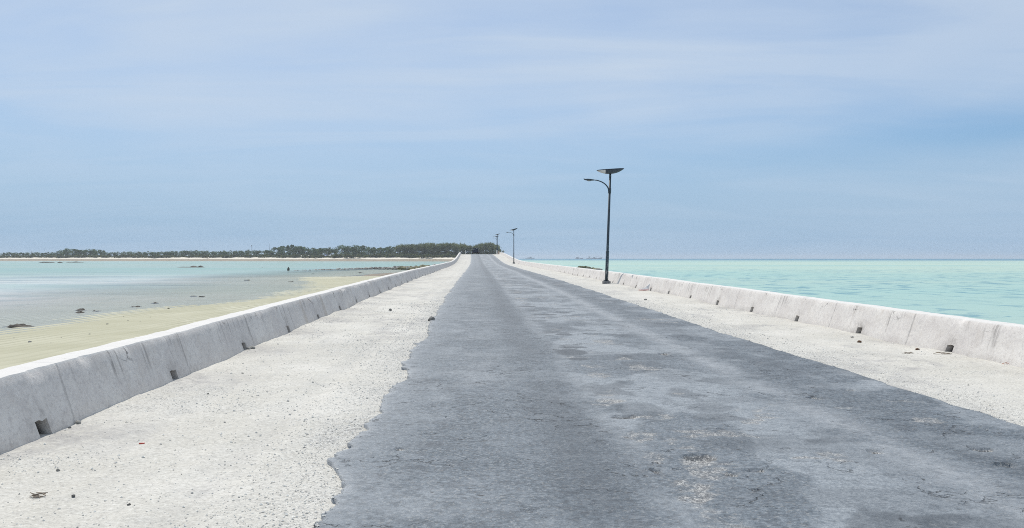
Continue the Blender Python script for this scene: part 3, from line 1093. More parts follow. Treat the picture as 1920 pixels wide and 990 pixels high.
# the rock groyne on the left: low stones in the water, growing into a weedy rubble bank by the bridge
for k in range(230):
    t_ = ((k + random.random()) / 230) ** 0.72
    late = max(0.0, (t_ - 0.5) / 0.5)
    big = t_ ** 0.8
    p = on_z(553 + 297 * t_ + random.uniform(-3, 3), 507.2 - 6.7 * t_ + random.uniform(-.4, .4) + 10.0 * late * random.random() ** 1.3)
    s = random.uniform(0.30, 0.6) + 0.75 * big * random.random()
    weedy = t_ > 0.66
    z = 0.9 * max(0, t_ - 0.45) / 0.55 * random.random() ** 0.8 - (0.1 if t_ < 0.4 else 0)
    if weedy:
        put('rock', random.choice(WEEDS if random.random() < .75 else ROCKS), (p.x, p.y, z), (s * 1.25, s * 1.25, s), None,
            'weedy grey brown rock in the rubble bank where the groyne meets the left wall', 'rock', 'rocks of the rubble bank')
    else:
        put('rock', random.choice(ROCKS if random.random() < .75 else [REEFS[0]]), (p.x, p.y, z), s, None,
            'small grey rock in the low line of stones running out into the left water', 'rock', 'rocks of the low groyne')

# rocks rising behind the right wall, left of the near lamp
for k in range(16):
    px = 1080 + 48 * (k + random.random()) / 16
    p = on_z(px, 506.5 + (px - 1080) * 0.05 + random.uniform(-.6, 1.0))
    put('rock', random.choice(ROCKS[:3] + REEFS[:1] + WEEDS), (p.x, p.y, 0.35 + 0.6 * math.exp(-((px - 1094) / 12) ** 2)),
        random.uniform(0.55, 0.95), None, 'dark rock in the pile showing above the right wall beside the near lamp', 'rock', 'rocks behind the right wall')

put('rock', ROCKS[3], (*on_z(541, 507.4).xy, 0.25), (0.36, 0.36, 1.15), 0.4,
    'dark upright rock standing alone in the water beyond the end of the stone line', 'rock').data = rock_mesh('rock', M_REEF, 97, 0.75, 2)

def ledge(name, p, r, high, deep_, peak):
    """a long low rock: ragged tapering ends, an uneven crest"""
    nn, mm = 34, 9
    v, f = [], []
    sd_ = random.random() * 90
    for i in range(nn):
        t_ = i / (nn - 1)
        env = (min(1, t_ / peak) if t_ < peak else max(0, 1 - ((t_ - peak) / (1 - peak)))) ** 0.45
        env = max(0.0, env * (0.75 + 0.55 * float(fbm(t_ * 6, sd_, 7, 3))))
        yo = 0.35 * deep_ * float(fbm(t_ * 2.5, sd_ + 9, 8))
        for k in range(mm):
            a = math.pi * k / (mm - 1)
            rg = 1 + 0.35 * float(vn(t_ * 14 + sd_, k * 0.8, 9))
            v.append(((t_ * 2 - 1) * r, yo - math.cos(a) * deep_ * (0.15 + 0.85 * env) * rg, math.sin(a) ** 0.7 * high * env * rg - 0.05))
    for i in range(nn - 1):
        for k in range(mm - 1):
            f.append((i * mm + k, (i + 1) * mm + k, (i + 1) * mm + k + 1, i * mm + k + 1))
    return mesh_obj(name, v, f, M_REEF, None, False, (p.x, p.y, 0))


# dark exposed reef rocks, each where the photograph shows it
for px, py, w, lab in (
        (34, 612, 58, 'large dark flat reef rock at the waterline, nearest to the camera on the left'),
        (156, 581.5, 28, 'long thin dark reef rock, far one of a close pair in the left shallows'),
        (151, 586, 24, 'long thin dark reef rock, near one of a close pair in the left shallows'),
        (181, 583, 16, 'narrow dark reef rock just right of the close pair in the shallows'),
        (255, 575, 22, 'thin dark reef rock lying alone on the waterline left of the wall'),
        (363, 555, 13, 'humped dark reef rock in the grey shallows before the weed patches'),
        (378, 556, 10, 'small dark reef rock right of the humped one in the grey shallows'),
        (290, 568, 14, 'thin low reef rock awash above the rippled sand'),
        (545, 528.5, 9, 'little dark rock in the shallow water off the sand spit'),
        (463, 525.5, 11, 'thin dark rock in the pale shallows left of the sand spit'),
        (586, 513.5, 5, 'tiny dark rock in the water below the line of stones'),
        (492, 502.3, 4, 'tiny dark rock in the turquoise water beyond the weed patches'),
        (675, 511.5, 14, 'dark boulder before the stone line at the edge of the brown bank'),
        (581, 547.5, 7, 'dark stone on the tip of the rippled sand')):
    p = on_z(px, py)
    r = w / 2 / FPX * p.y
    if w < 12:
        put('reef_rock', random.choice(REEFS), (p.x, p.y, 0.0), (r * 1.1, r * 0.75, max(0.12, 0.70 * r)), random.uniform(-.3, .3), lab, 'rock')
    else:
        o = ledge('reef_rock', p, r, 0.15 * r ** 0.8 + 0.05, 0.45 * r + 0.2, random.choice((0.3, 0.4, 0.55)))
        tag(o, lab, 'rock')
# low ledges far out
for px, py, w, lab in ((88, 492.6, 34, 'left one of two long dark reef ledges off the distant beach'),
                       (140, 492.2, 36, 'right one of two long dark reef ledges off the distant beach'),
                       (113, 493, 4, 'small dark rock between the two reef ledges off the beach'),
                       (358, 501.3, 64, 'long low reef ledge with two humps in the middle of the lagoon')):
    p = on_z(px, py)
    r = w / 2 / FPX * p.y
    mb_v, mb_f = [], []
    nn = 15
    for i in range(nn):
        t_ = i / (nn - 1) * 2 - 1
        hh = max(0.06, (1 - t_ * t_) * (0.55 + 0.5 * random.random()) * (0.9 if py < 500 else 0.4))
        if py > 500 and i in (8, 11):
            hh = 0.75
        wd = max(0.3, 4 * (1 - t_ * t_)) * random.uniform(.7, 1.2)
        for k in range(7):
            a = math.pi * k / 6
            mb_v.append((t_ * r, -math.cos(a) * wd + random.uniform(-.3, .3), math.sin(a) * hh * random.uniform(.8, 1.1) - 0.1))
    for i in range(nn - 1):
        for k in range(6):
            mb_f.append((i * 7 + k, (i + 1) * 7 + k, (i + 1) * 7 + k + 1, i * 7 + k + 1))
    ob = mesh_obj('reef_ledge', mb_v, mb_f, M_REEF, None, False, (p.x, p.y, 0))
    tag(ob, lab, 'reef')

# brown bank between the sand and the groyne
M_BANK = simple('brown_silt', (0.20, 0.165, 0.125), 0.85, 0.3, 0.4)
bx, by = np.linspace(-1, 1, 26), np.linspace(-1, 1, 18)
BX, BY = np.meshgrid(bx, by)
p0 = on_z(765, 515)
rr_ = np.hypot(BX, BY) + 0.18 * fbm(BX * 2, BY * 2, 171)
o = grid_obj('mud_bank', p0.x + BX * 9.5 + BY * 1.5, p0.y + BY * 17, 0.42 * sstep(1.0, 0.3, rr_) - 0.05 + 0.05 * fbm(BX * 5, BY * 5, 172), M_BANK)
tag(o, kind='structure')

# pebbles and shell bits on the rippled sand
spots = [(56, 642, 9, 1), (201, 608, 7, 0), (168, 627, 5, 0), (236, 618, 4, 0), (115, 634, 3, 0), (26, 634, 3, 0), (234, 622, 3, 0), (160, 636, 3, 0),
         (263, 603, 4, 0), (316, 578.5, 6, 0), (368, 588, 6, 0), (391, 597, 5, 0), (338, 605, 4, 0), (310, 611, 4, 0), (282, 595, 3, 0), (240, 602, 3, 0),
         (356, 609, 3, 0), (232, 594, 3, 0), (466, 576, 4, 0), (440, 585, 3, 0), (288, 617, 3, 0), (95, 644, 3, 0), (526, 569, 7, 0), (466, 577, 4, 0)]
for px, py, w, odd in spots:
    p = on_z(px, py, 0.04)
    r = w / 2 / FPX * p.y
    if odd:
        lab, grp = 'lump of dark driftwood on the rippled sand, largest thing lying there', None
    else:
        lab, grp = 'small dark stone lying on the rippled sand beyond the left wall', 'stones on the rippled sand'
    put('stone', random.choice(DSTONES), (p.x, p.y, 0.06), (r, r * 0.8, r * (0.75 if odd else 0.45)), None, lab, 'stone', grp)

# stones and litter on the shoulders
for px, py, r, dark, lab in (
        (809, 602, 0.10, 1, 'dark fist sized stone at the left edge of the asphalt'),
        (473, 658, 0.055, 0, 'pale stone in front of the third drain hole of the left wall'),
        (466, 659, 0.035, 0, 'smaller pale stone leaning on the one by the third drain hole'),
        (147, 797, 0.030, 0, 'pale stone at the wall foot just past the nearest drain hole'),
        (131, 809, 0.022, 1, 'grey stone just below the pale one near the nearest drain hole'),
        (138, 933, 0.020, 1, 'dark pebble in the lower left corner beside the dry twigs'),
        (242, 953, 0.018, 1, 'dark pebble at the bottom left, right of the twigs'),
        (109, 884, 0.022, 0, 'white pebble on the shoulder below the nearest drain hole'),
        (390, 739, 0.022, 1, 'dark pebble alone on the pale gravel below the second drain hole'),
        (455, 700, 0.020, 1, 'dark pebble on the gravel between two drain holes'),
        (732, 583, 0.06, 1, 'small dark stone on the left shoulder far ahead'),
        (1598, 634, 0.035, 0, 'white pebble on the right shoulder near the second drain hole'),
        (1210, 563, 0.06, 1, 'small dark stone on the right shoulder below the broken board')):
    p = on_road(px, py)
    r *= 0.75 if r < 0.03 else 1.0
    z = float(ground_z(p.x, p.y))
    put('stone', random.choice(DSTONES if dark else STONES), (p.x, p.y, z + r * 0.3), r, None, lab, 'stone')

M_HUSK = simple('coconut_husk', (0.17, 0.10, 0.065), 0.9, 0.35, 30, 0.1, 0.01)
M_TWIG = simple('dry_twig', (0.30, 0.25, 0.20), 0.9, 0.3, 30, 0.1)
M_RTWIG = simple('red_dry_leaf', (0.50, 0.22, 0.13), 0.85, 0.3, 30, 0.1)
for px, py, r, lab in ((1611, 643.5, 0.055, 'brown coconut husk on the right shoulder below the wall'),
                       (1720, 658, 0.04, 'smaller brown husk on the right shoulder, nearer than the first')):
    p = on_road(px, py)
    put('coconut_husk', rock_mesh('coconut_husk', M_HUSK, int(px), 0.55, 2), (p.x, p.y, float(ground_z(p.x, p.y)) + r * .3), (r, r * .6, r * .8), 0.2, lab, 'husk')


def twigs(px, py, w, n, mat, lab):
    p = on_road(px, py)
    z0 = float(ground_z(p.x, p.y))
    m = MB()
    for _ in range(n):
        a = random.uniform(-0.7, 0.7) + random.choice((0, math.pi))
        l = w * random.uniform(.5, 1)
        c = Vector((random.uniform(-.4, .4) * w, random.uniform(-.3, .3) * w, random.uniform(.004, .02)))
        d = Vector((math.cos(a), math.sin(a), random.uniform(-.1, .2)))
        k = Vector((random.uniform(-.1, .1), random.uniform(-.1, .1), .05)) * l
        m.tube([c - d * l / 2, c + k, c + d * l / 2], [0.004, 0.004, 0.002], 5)
    ob = m.build('dry_twigs', mat)
    ob.location = (p.x, p.y, z0)
    tag(ob, lab, 'twigs')


twigs(68, 933, 0.10, 8, M_TWIG, 'small tangle of dry twigs on the gravel at lower left')
twigs(1766, 668, 0.20, 7, M_TWIG, 'dry twigs lying left of the nearest drain hole in the right wall')
twigs(1892, 688, 0.13, 6, M_RTWIG, 'reddish dry twigs at the foot of the right wall near the picture edge')
twigs(1702, 664, 0.14, 5, M_TWIG, 'few thin straws beside the smaller husk on the right shoulder')
# red scrap
M_RED = simple('red_plastic', (0.50, 0.07, 0.05), 0.5, 0.15, 10)
M_WHITE = simple('white_board', (0.74, 0.73, 0.71), 0.6, 0.08, 6)
p = on_road(266, 832)
m = MB()
m.box(-0.022, 0.022, -0.010, 0.010, 0.0, 0.006, 0.002, 0.003)
o = m.build('plastic_scrap', M_RED)
o.location = (p.x, p.y, float(ground_z(p.x, p.y)) + 0.002)
tag(o, 'tiny red plastic scrap on the left gravel', 'litter')
# broken board leaning on the right wall
p = on_road(1211, 545.5)
brd = empty('broken_board', (p.x, p.y, float(ground_z(p.x, p.y))), R(12))
tag(brd, 'broken white board with red edges leaning at the foot of the right wall', 'board')
m = MB()
m.add([(-.26, 0, .03), (.14, -.02, .03), (.26, .10, .30), (.05, .12, .14), (-.26, .012, .03), (.14, -.008, .03), (.26, .112, .30), (.05, .132, .14)],
      [(0, 1, 2, 3), (7, 6, 5, 4), (0, 4, 5, 1), (1, 5, 6, 2), (2, 6, 7, 3), (3, 7, 4, 0)])
m.build('panel', M_WHITE, brd)
m = MB()
m.box(-.34, .16, -.05, -.022, 0, .03, 0.003)
m.build('edging', M_RED, brd)
m = MB()
m.tube([(.262, .10, .27), (.27, .10, .34)], [.015, .012], 6)
m.build('corner_tip', M_RED, brd)
m = MB()
m.add([(.15, -.03, .0), (.22, .0, .0), (.27, .095, .27), (.16, -.01, .0), (.23, .02, .0), (.275, .105, .27)],
      [(0, 1, 2), (5, 4, 3), (0, 3, 4, 1), (1, 4, 5, 2), (2, 5, 3, 0)])
m.build('backing', simple('dark_backing', (0.05, 0.045, 0.045)), brd)


# ------------------------------------------------------------------ solar street lamps
def mat_lamp():
    t = NT('flaking_teal_paint')
    o_ = t.obj()
    z = t.sep(o_)[2]
    n = t.noise(t.mapv(o_, (6, 6, 1.6)), 2.2, 6, 0.7)
    c = t.mix(t.ramp(n, 0.35, 0.65), (0.020, 0.036, 0.052), (0.035, 0.060, 0.078))
    low = t.ramp(z, 2.6, 0.4)
    fl = t.math('MULTIPLY', t.ramp(n, 0.52, 0.60), low)
    c = t.mix(t.math('MULTIPLY', fl, 0.8), c, (0.36, 0.38, 0.38))
    t.pbsdf(c, 0.45, None, 0.4)
    return t.m


M_LAMP = mat_lamp()
M_PANEL = simple('dark_panel_glass', (0.012, 0.018, 0.035), 0.15, 0.1, 3, 0.5)
M_SHELL = simple('grey_panel_shell', (0.050, 0.060, 0.080), 0.5, 0.15, 3)
M_CAPS = simple('pale_shell_end', (0.66, 0.62, 0.60), 0.55, 0.1, 3)
M_PLINTH = simple('plinth_concrete', (0.22, 0.22, 0.22), 0.9, 0.25, 9, 0.1, 0.01)
M_LENS = simple('lamp_lens', (0.45, 0.46, 0.45), 0.2, 0.05)


def make_lamp(height, tilt):
    root = empty('street_lamp')
    H = height
    m = MB()
    m.tube([(0, 0, 0.09), (0, 0, 1.6), (0, 0, 1.62), (0, 0, H - 0.25)], [0.088, 0.083, 0.070, 0.055], 14)
    m.tube([(0, 0, 1.58), (0, 0, 1.66)], [0.092, 0.090], 14)
    m.build('pole', M_LAMP, root, True)
    m = MB()
    m.box(-0.2, 0.2, -0.2, 0.2, -0.12, 0.10, 0.015, 0.006)
    m.build('plinth', M_PLINTH, root)
    m = MB()
    m.box(-0.13, 0.13, -0.13, 0.13, 0.10, 0.115)
    for a in (-1, 1):
        for b in (-1, 1):
            m.tube([(a * .1, b * .1, .115), (a * .1, b * .1, .15)], [.014, .014], 6)
    m.build('base_plate', M_LAMP, root)
    # curved bracket
    m = MB()
    pts, rad = [], []
    for k in range(13):
        a = k / 12 * R(84)
        pts.append((-0.05 - 0.84 * (1 - math.cos(a)), 0, H * 0.808 + 0.56 * math.sin(a)))
        rad.append(0.036 - 0.010 * k / 12)
    m.tube(pts, rad, 10)
    m.tube([(0, 0, H * 0.79), (0, 0, H * 0.835)], [0.078, 0.078], 12)
    m.build('bracket', M_LAMP, root, True)
    # lamp head: flat tapered shell
    hd = MB()
    x0, z0 = -0.79, H * 0.808 + 0.555
    secs = [(0.00, .035, .03), (-.08, .07, .05), (-.22, .12, .075), (-.38, .13, .08), (-.50, .10, .055), (-.56, .05, .03)]
    v, f = [], []
    for (dx, w, hh) in secs:
        for k in range(10):
            a = 2 * math.pi * k / 10
            v.append((x0 + dx, math.cos(a) * w, z0 + math.sin(a) * hh * (0.55 if math.sin(a) > 0 else 0.75) + dx * -0.03))
    for i in range(len(secs) - 1):
        for k in range(10):
            f.append((i * 10 + k, (i + 1) * 10 + k, (i + 1) * 10 + (k + 1) % 10, i * 10 + (k + 1) % 10))
    f += [tuple(range(10)), tuple(50 + k for k in range(10))[::-1]]
    hd.add(v, f)
    hd.tube([(x0 - .55, 0, z0 + .0), (x0 - .57, 0, z0 + .07)], [.022, .016], 8)
    head = hd.build('lamp_head', M_LAMP, root, True)
    m = MB()
    m.tube([(x0 - .30, 0, z0 - .075), (x0 - .30, 0, z0 - .045)], [.07, .095], 12)
    m.build('lens', M_LENS, head, True)
    # solar panel: flat top, boat shaped shell beneath
    T = Matrix.Translation((0, 0, H - 0.02)) @ Matrix.Rotation(-tilt, 4, 'Y')
    L, W, D = 0.70, 0.26, 0.21
    n = 24
    sh, cp = MB(), MB()
    v, f, fc = [], [], []
    for i in range(n + 1):
        t_ = i / n * 2 - 1
        dep = D * (1 - abs(t_) ** 2.2)
        wd = W * math.sqrt(max(0.02, 1 - abs(t_) ** 3.2))
        for k in range(9):
            a = math.pi * k / 8
            q = Vector((t_ * L, -math.cos(a) * wd, -math.sin(a) * dep))
            v.append(T @ q)
    for i in range(n):
        for k in range(8):
            q = (i * 9 + k, (i + 1) * 9 + k, (i + 1) * 9 + k + 1, i * 9 + k + 1)
            (fc if i < 7 else f).append(q)
    pan = sh.add(v, f).build('panel_shell', M_SHELL, root, True)
    cp.add(v[:72], fc).build('shell_end', M_CAPS, pan, True)
    pm = MB()
    v, f = [], []
    for zt in (0.006, 0.036):
        for i in range(n + 1):
            t_ = i / n * 2 - 1
            wd = W * math.sqrt(max(0.02, 1 - abs(t_) ** 3.2)) * 1.03
            v.append(T @ Vector((t_ * L * 1.02, -wd, zt)))
            v.append(T @ Vector((t_ * L * 1.02, wd, zt)))
    c = 2 * (n + 1)
    for i in range(n):
        a = 2 * i
        f += [(a, a + 1, a + 3, a + 2), (c + a, c + a + 2, c + a + 3, c + a + 1), (a, a + 2, c + a + 2, c + a), (a + 1, c + a + 1, c + a + 3, a + 3)]
    f += [(0, c, c + 1, 1), (2 * n, 2 * n + 1, c + 2 * n + 1, c + 2 * n)]
    pm.add(v, f).build('solar_panel', M_PANEL, root)
    m = MB()
    m.tube([(0, 0, H - 0.40), (0, 0, H - D + 0.02)], [.062, .05], 12)
    m.build('panel_mount', M_LAMP, root, True)
    return root


lamps = [(1137, 530.5, 44.0, 5.88, R(6.0), R(2.0), 'nearest solar street lamp, tall dark teal pole with flaking paint on the right shoulder'),
         (963.4, 493.0, 147.0, 5.85, R(15), 0, 'second solar street lamp along the right shoulder, halfway to the bridge'),
         (932.6, 469.8, 247.0, 5.85, R(16), 0, 'third solar street lamp at the bridge crest, its tilted panel just the higher of two'),
         (931.6, 474.0, 263.0, 5.75, R(12), 0, 'farthest solar street lamp beyond the bridge crest, its panel the lower of two')]
for px, py, d, H, tilt, lean, lab in lamps:
    p = at_depth(px, py, d)
    ob = make_lamp(H, tilt)
    ob.location = (p.x, p.y, max(float(zroad(p.y)) - 0.0, p.z) if d < 200 else float(zroad(p.y)))
    ob.rotation_euler = (0, lean, 0)
    tag(ob, lab, 'street lamp', 'solar street lamps along the causeway')

# ------------------------------------------------------------------ end posts on the crest
M_POST = simple('whitewashed_post', (0.62, 0.59, 0.55), 0.85, 0.12, 4)
M_POST2 = simple('rusty_stained_post', (0.52, 0.38, 0.28), 0.85, 0.3, 4)
for px, wpx, top, mat, lab in ((931.4, 2.6, 469.3, M_POST, 'white block post at the right end of the bridge crest'),
                               (935.2, 2.3, 470.8, M_POST2, 'shorter rust stained post beside the white one on the crest'),
                               (872.7, 1.3, 469.2, M_POST, 'thin pale post at the left end of the bridge crest')):
    d = 246.0
    p = at_depth(px, top, d)
    zb = float(zroad(d))
    w = wpx / FPX * d
    m = MB()
    m.box(-w / 2, w / 2, -w / 2, w / 2, -0.1, (p.z - zb) * 0.93, 0.01)
    m.box(-w / 2 - .02, w / 2 + .02, -w / 2 - .02, w / 2 + .02, (p.z - zb) * 0.93 + .002, p.z - zb, 0.02)
    o = m.build('post', mat)
    o.location = (p.x, p.y, zb)
    tag(o, lab, 'post')

# ------------------------------------------------------------------ dark truck going over the crest
M_TRUCK = simple('dark_navy_paint', (0.018, 0.024, 0.045), 0.4, 0.2, 2, 0.4)
M_TYRE = simple('tyre_rubber', (0.015, 0.015, 0.016), 0.8)
M_RIM = simple('steel_rim', (0.20, 0.20, 0.20), 0.5)
M_GLASS = simple('dark_window', (0.02, 0.03, 0.04), 0.1, 0.1, 2, 0.6)
M_TAIL = simple('red_tail_light', (0.25, 0.02, 0.015), 0.3)
p = at_depth(891.5, 470, 256.0)
tz = float(zroad(p.y))
tr = empty('truck', (p.x, p.y, tz), 0.01)
tag(tr, 'dark loaded truck going away over the bridge crest', 'truck')
W = 0.92
m = MB()
m.box(-W, W, 2.6, 4.4, 0.55, 1.35, .03).box(-W + .05, W - .05, 2.65, 3.9, 1.352, 2.0, .10)
cab = m.build('cab', M_TRUCK, tr)
m = MB()
m.box(-W + .25, W - .25, 2.62, 2.645, 1.50, 1.85)
m.build('window', M_GLASS, cab)
m = MB()
m.box(-W, W, -0.2, 2.5, 0.62, 0.74)
m.box(-W, -W + .05, -0.2, 2.5, 0.742, 1.35).box(W - .05, W, -0.2, 2.5, 0.742, 1.35)
m.box(-W + .052, W - .052, 2.44, 2.5, 0.742, 1.35)
bed = m.build('cargo_bed', M_TRUCK, tr)
m = MB()
m.box(-W + .052, W - .052, -0.2, -0.15, 0.742, 1.32)
m.build('tailgate', M_TRUCK, bed)
m = MB()
m.box(-.4, .4, -0.15, 4.3, 0.42, 0.615)
m.build('chassis', M_TYRE, tr)
for sx_ in (-1, 1):
    for yw in (0.55, 3.5):
        m = MB()
        m.tube([(sx_ * (W - .22), yw, .36), (sx_ * (W - .02), yw, .36)], [.36, .36], 18)
        wh = m.build('wheel', M_TYRE, tr, False)
        m = MB()
        m.tube([(sx_ * (W - .03), yw, .36), (sx_ * (W + .005), yw, .36)], [.2, .19], 14)
        m.build('rim', M_RIM, wh)
    m = MB()
    m.box(sx_ * .78 - .09, sx_ * .78 + .09, -.232, -.203, .64, .72)
    m.build('tail_light', M_TAIL, tr)
M_TARP = simple('dark_tarpaulin', (0.020, 0.026, 0.042), 0.7, 0.3, 3)
for x0, x1, hgt, lab in ((-.84, -.02, 0.98, 'lower dark tarpaulin bundle on the left of the truck bed'),
                         (.04, .84, 1.22, 'taller dark tarpaulin bundle on the right of the truck bed')):
    me = rock_mesh('cargo_bundle', M_TARP, int(hgt * 100), 1.0, 2, .15)
    put('cargo_bundle', me, (p.x + (x0 + x1) / 2, p.y + 1.1, tz + 0.74 + hgt * .5), (.40, 1.15, hgt * .56), 0.0, lab, 'cargo')


# ------------------------------------------------------------------ trees on the island
def mat_leaf(name, a, b):
    t = NT(name)
    r, rr = t.island(), t.orand()
    c = t.mix(r, a, b)
    c = t.mix(t.math('MULTIPLY', rr, 0.45), c, tuple(0.55 * x for x in a))
    dif = t.n.new('ShaderNodeBsdfDiffuse')
    t.put(dif.inputs['Color'], c)
    trl = t.n.new('ShaderNodeBsdfTranslucent')
    t.put(trl.inputs['Color'], c)
    mx = t.n.new('ShaderNodeMixShader')
    mx.inputs[0].default_value = 0.45
    t.l.new(dif.outputs[0], mx.inputs[1])
    t.l.new(trl.outputs[0], mx.inputs[2])
    t.l.new(mx.outputs[0], t.out.inputs['Surface'])
    return t.m


M_LEAF = mat_leaf('broad_leaves', (0.074, 0.120, 0.064), (0.155, 0.215, 0.115))
M_PALM = mat_leaf('palm_fronds', (0.085, 0.115, 0.05), (0.18, 0.205, 0.09))
M_IRON = mat_leaf('ironwood_needles', (0.118, 0.145, 0.070), (0.215, 0.235, 0.115))
M_SHRUB = mat_leaf('beach_shrub', (0.10, 0.125, 0.055), (0.20, 0.21, 0.10))
M_BARK = simple('grey_bark', (0.17, 0.14, 0.11), 0.9, 0.25, 2)


def leaf_cloud(centres, radii, n, size, rr, up=0.3):
    v, f = [], []
    for _ in range(n):
        k = rr.randrange(len(centres))
        d = Vector((rr.gauss(0, 1), rr.gauss(0, 1), rr.gauss(0, 1))).normalized()
        r = radii[k] * (0.55 + 0.5 * rr.random() ** 0.6)
        p = Vector(centres[k]) + Vector((d.x * r, d.y * r, d.z * r * 0.75))
        nrm = (d + Vector((rr.gauss(0, .6), rr.gauss(0, .6), rr.gauss(0, .6) + up))).normalized()
        a = nrm.orthogonal().normalized()
        a = Matrix.Rotation(rr.random() * 6.28, 3, nrm) @ a
        b = nrm.cross(a)
        s = size * rr.uniform(.6, 1.3)
        i = len(v)
        v += [p - a * s - b * s * .5, p + a * s * .2 - b * s * .7, p + a * s, p + b * s * .7]
        f.append((i, i + 1, i + 2, i + 3))
    return v, f


def make_tree(kind, seed):
    """a tree about 10 m high with its base at the origin"""
    rr = random.Random(seed)
    if kind == 'palm':
        root = empty('palm_tree')
        lean = Vector((rr.uniform(-1.3, 1.3), rr.uniform(-.6, .6), 0))
        top = Vector((lean.x, lean.y, 8.8))
        m = MB()
        m.tube([(0, 0, -.3), Vector((lean.x * .15, lean.y * .15, 3)), Vector((lean.x * .5, lean.y * .5, 6)), top], [.24, .17, .14, .12], 7)
        m.build('trunk', M_BARK, root, True)
        v, f = [], []
        for k in range(17):
            a = k * 2.4 + rr.uniform(-.2, .2)
            el_ = rr.uniform(-.2, 1.25)
            d = Vector((math.cos(a), math.sin(a), 0))
            side = Vector((-d.y, d.x, 0))
            L = rr.uniform(2.1, 2.9)
            prev = None
            for s in range(7):
                t_ = s / 6
                q = top + d * (L * t_ * math.cos(el_ * .7)) + Vector((0, 0, L * t_ * math.sin(el_) - 1.6 * t_ * t_ * (1.2 - .3 * el_)))
                w = 0.34 * math.sin(math.pi * (0.12 + 0.85 * t_))
                i = len(v)
                v += [q - side * w - Vector((0, 0, w * .7)), q, q + side * w - Vector((0, 0, w * .7))]
                if prev is not None:
                    f += [(prev, prev + 1, i + 1, i), (prev + 1, prev + 2, i + 2, i + 1)]
                prev = i
        mesh_obj('crown', v, f, M_PALM, root)
        return root
    root = empty({'broad': 'broadleaf_tree', 'iron': 'ironwood_tree', 'shrub': 'beach_shrub'}[kind])
    m = MB()
    if kind == 'shrub':
        for _ in range(3):
            q = Vector((rr.uniform(-1, 1), rr.uniform(-.6, .6), 1.6))
            m.tube([(0, 0, -.2), q * .5, q], [.10, .07, .04], 5)
        m.build('trunk', M_BARK, root)
        cs = [(rr.uniform(-2.2, 2.2), rr.uniform(-1.2, 1.2), rr.uniform(.7, 2.2)) for _ in range(7)]
        v, f = leaf_cloud(cs, [rr.uniform(.7, 1.3) for _ in cs], 330, .34, rr)
        mesh_obj('crown', v, f, M_SHRUB, root)
        return root
    m.tube([(0, 0, -.3), (rr.uniform(-.2, .2), 0, 2), (rr.uniform(-.4, .4), rr.uniform(-.3, .3), 5.5), (0, 0, 7.5)], [.32, .25, .16, .07], 7)
    cs, rs = [], []
    for k in range(18):
        a = rr.random() * 6.28
        hh = rr.uniform(1.2, 8.6) if k < 13 else rr.uniform(1.0, 3.6)
        rad = (4.0 if kind == 'broad' else 3.3) * math.sqrt(max(.05, 1 - ((hh - 4.6) / 5.2) ** 2)) * rr.uniform(.3, 1)
        q = (math.cos(a) * rad, math.sin(a) * rad, hh)
        cs.append(q)
        rs.append(rr.uniform(1.0, 2.0) if kind == 'broad' else rr.uniform(.9, 1.6))
        if k % 3 == 0:
            m.tube([(0, 0, max(1.5, hh * .5)), (q[0] * .5, q[1] * .5, hh * .8), q], [.12, .08, .03], 5)
    m.build('trunk', M_BARK, root)
    if kind == 'broad':
        v, f = leaf_cloud(cs, rs, 820, .44, rr)
    else:
        v, f = leaf_cloud(cs, rs, 1150, .32, rr, .9)
        for _ in range(60):                       # wispy shoots at the top of the crown
            a = rr.random() * 6.28
            q = Vector((math.cos(a) * rr.uniform(0, 3.2), math.sin(a) * rr.uniform(0, 3), rr.uniform(6.8, 8.8)))
            e = q + Vector((rr.uniform(-.5, .5), rr.uniform(-.3, .3), rr.uniform(.6, 1.5)))
            i = len(v)
            v += [q - Vector((.16, 0, 0)), q + Vector((.16, 0, 0)), e]
            f.append((i, i + 1, i + 2))
    mesh_obj('crown', v, f, M_LEAF if kind == 'broad' else M_IRON, root)
    return root


PROTO = {k: [make_tree(k, 300 + i * 7 + len(k)) for i in range(n)] for k, n in (('broad', 4), ('palm', 4), ('iron', 4), ('shrub', 3))}
USED = set()
LAB = {'broad': ('dark bushy broadleaf tree in the distant treeline behind the left beach', 'tree', 'broadleaf trees of the distant treeline'),
       'palm': ('coconut palm rising from the distant treeline behind the left beach', 'palm tree', 'palms of the distant treeline'),
       'iron': ('brownish green feathery tree in the thicket behind the bridge crest', 'tree', 'trees of the thicket behind the bridge'),
       'shrub': ('low green shrub along the top of the distant beach', 'shrub', 'shrubs along the distant beach')}


def plant(kind, px, dist, height, wide=1.0, sink=0.0):
    i = random.randrange(len(PROTO[kind]))
    src = PROTO[kind][i]
    if (kind, i) in USED:
        ob = copy_tree(src)
    else:
        ob = src
        USED.add((kind, i))
    uu = ray(px, 485)
    ob.location = (uu.x / uu.y * dist, dist, 4.5 - sink)
    native = {'broad': 9.2, 'palm': 10.2, 'iron': 9.2, 'shrub': 3.3}[kind]
    s = (height + sink) / native
    ob.scale = (s * wide, s * wide, s)
    ob.rotation_euler = (0, 0, random.uniform(0, 6.28))
    lab, cat, grp = LAB[kind]
    tag(ob, lab, cat, grp)
    return ob


TOPX = [-120, 0, 60, 105, 118, 160, 186, 200, 260, 340, 352, 380, 440, 480, 505, 520, 540, 556, 575, 585, 610, 622, 640, 660, 675, 700, 725, 745, 760, 790, 820, 850, 872, 885, 905, 918, 932, 946]
TOPY = [474, 474.5, 473.5, 474, 467.5, 467, 469, 473.5, 472.5, 471.5, 468.5, 471, 471, 468.5, 470, 463, 458.5, 460, 464.5, 466.5, 463, 466, 459.5, 461.5, 458.5, 465, 464, 461, 458.5, 457.5, 456.5, 455, 457, 461.5, 456, 455, 461, 474]


def tree_h(px, dist):
    return EYE + (485 - float(np.interp(px, TOPX, TOPY))) / FPX * dist - 4.5


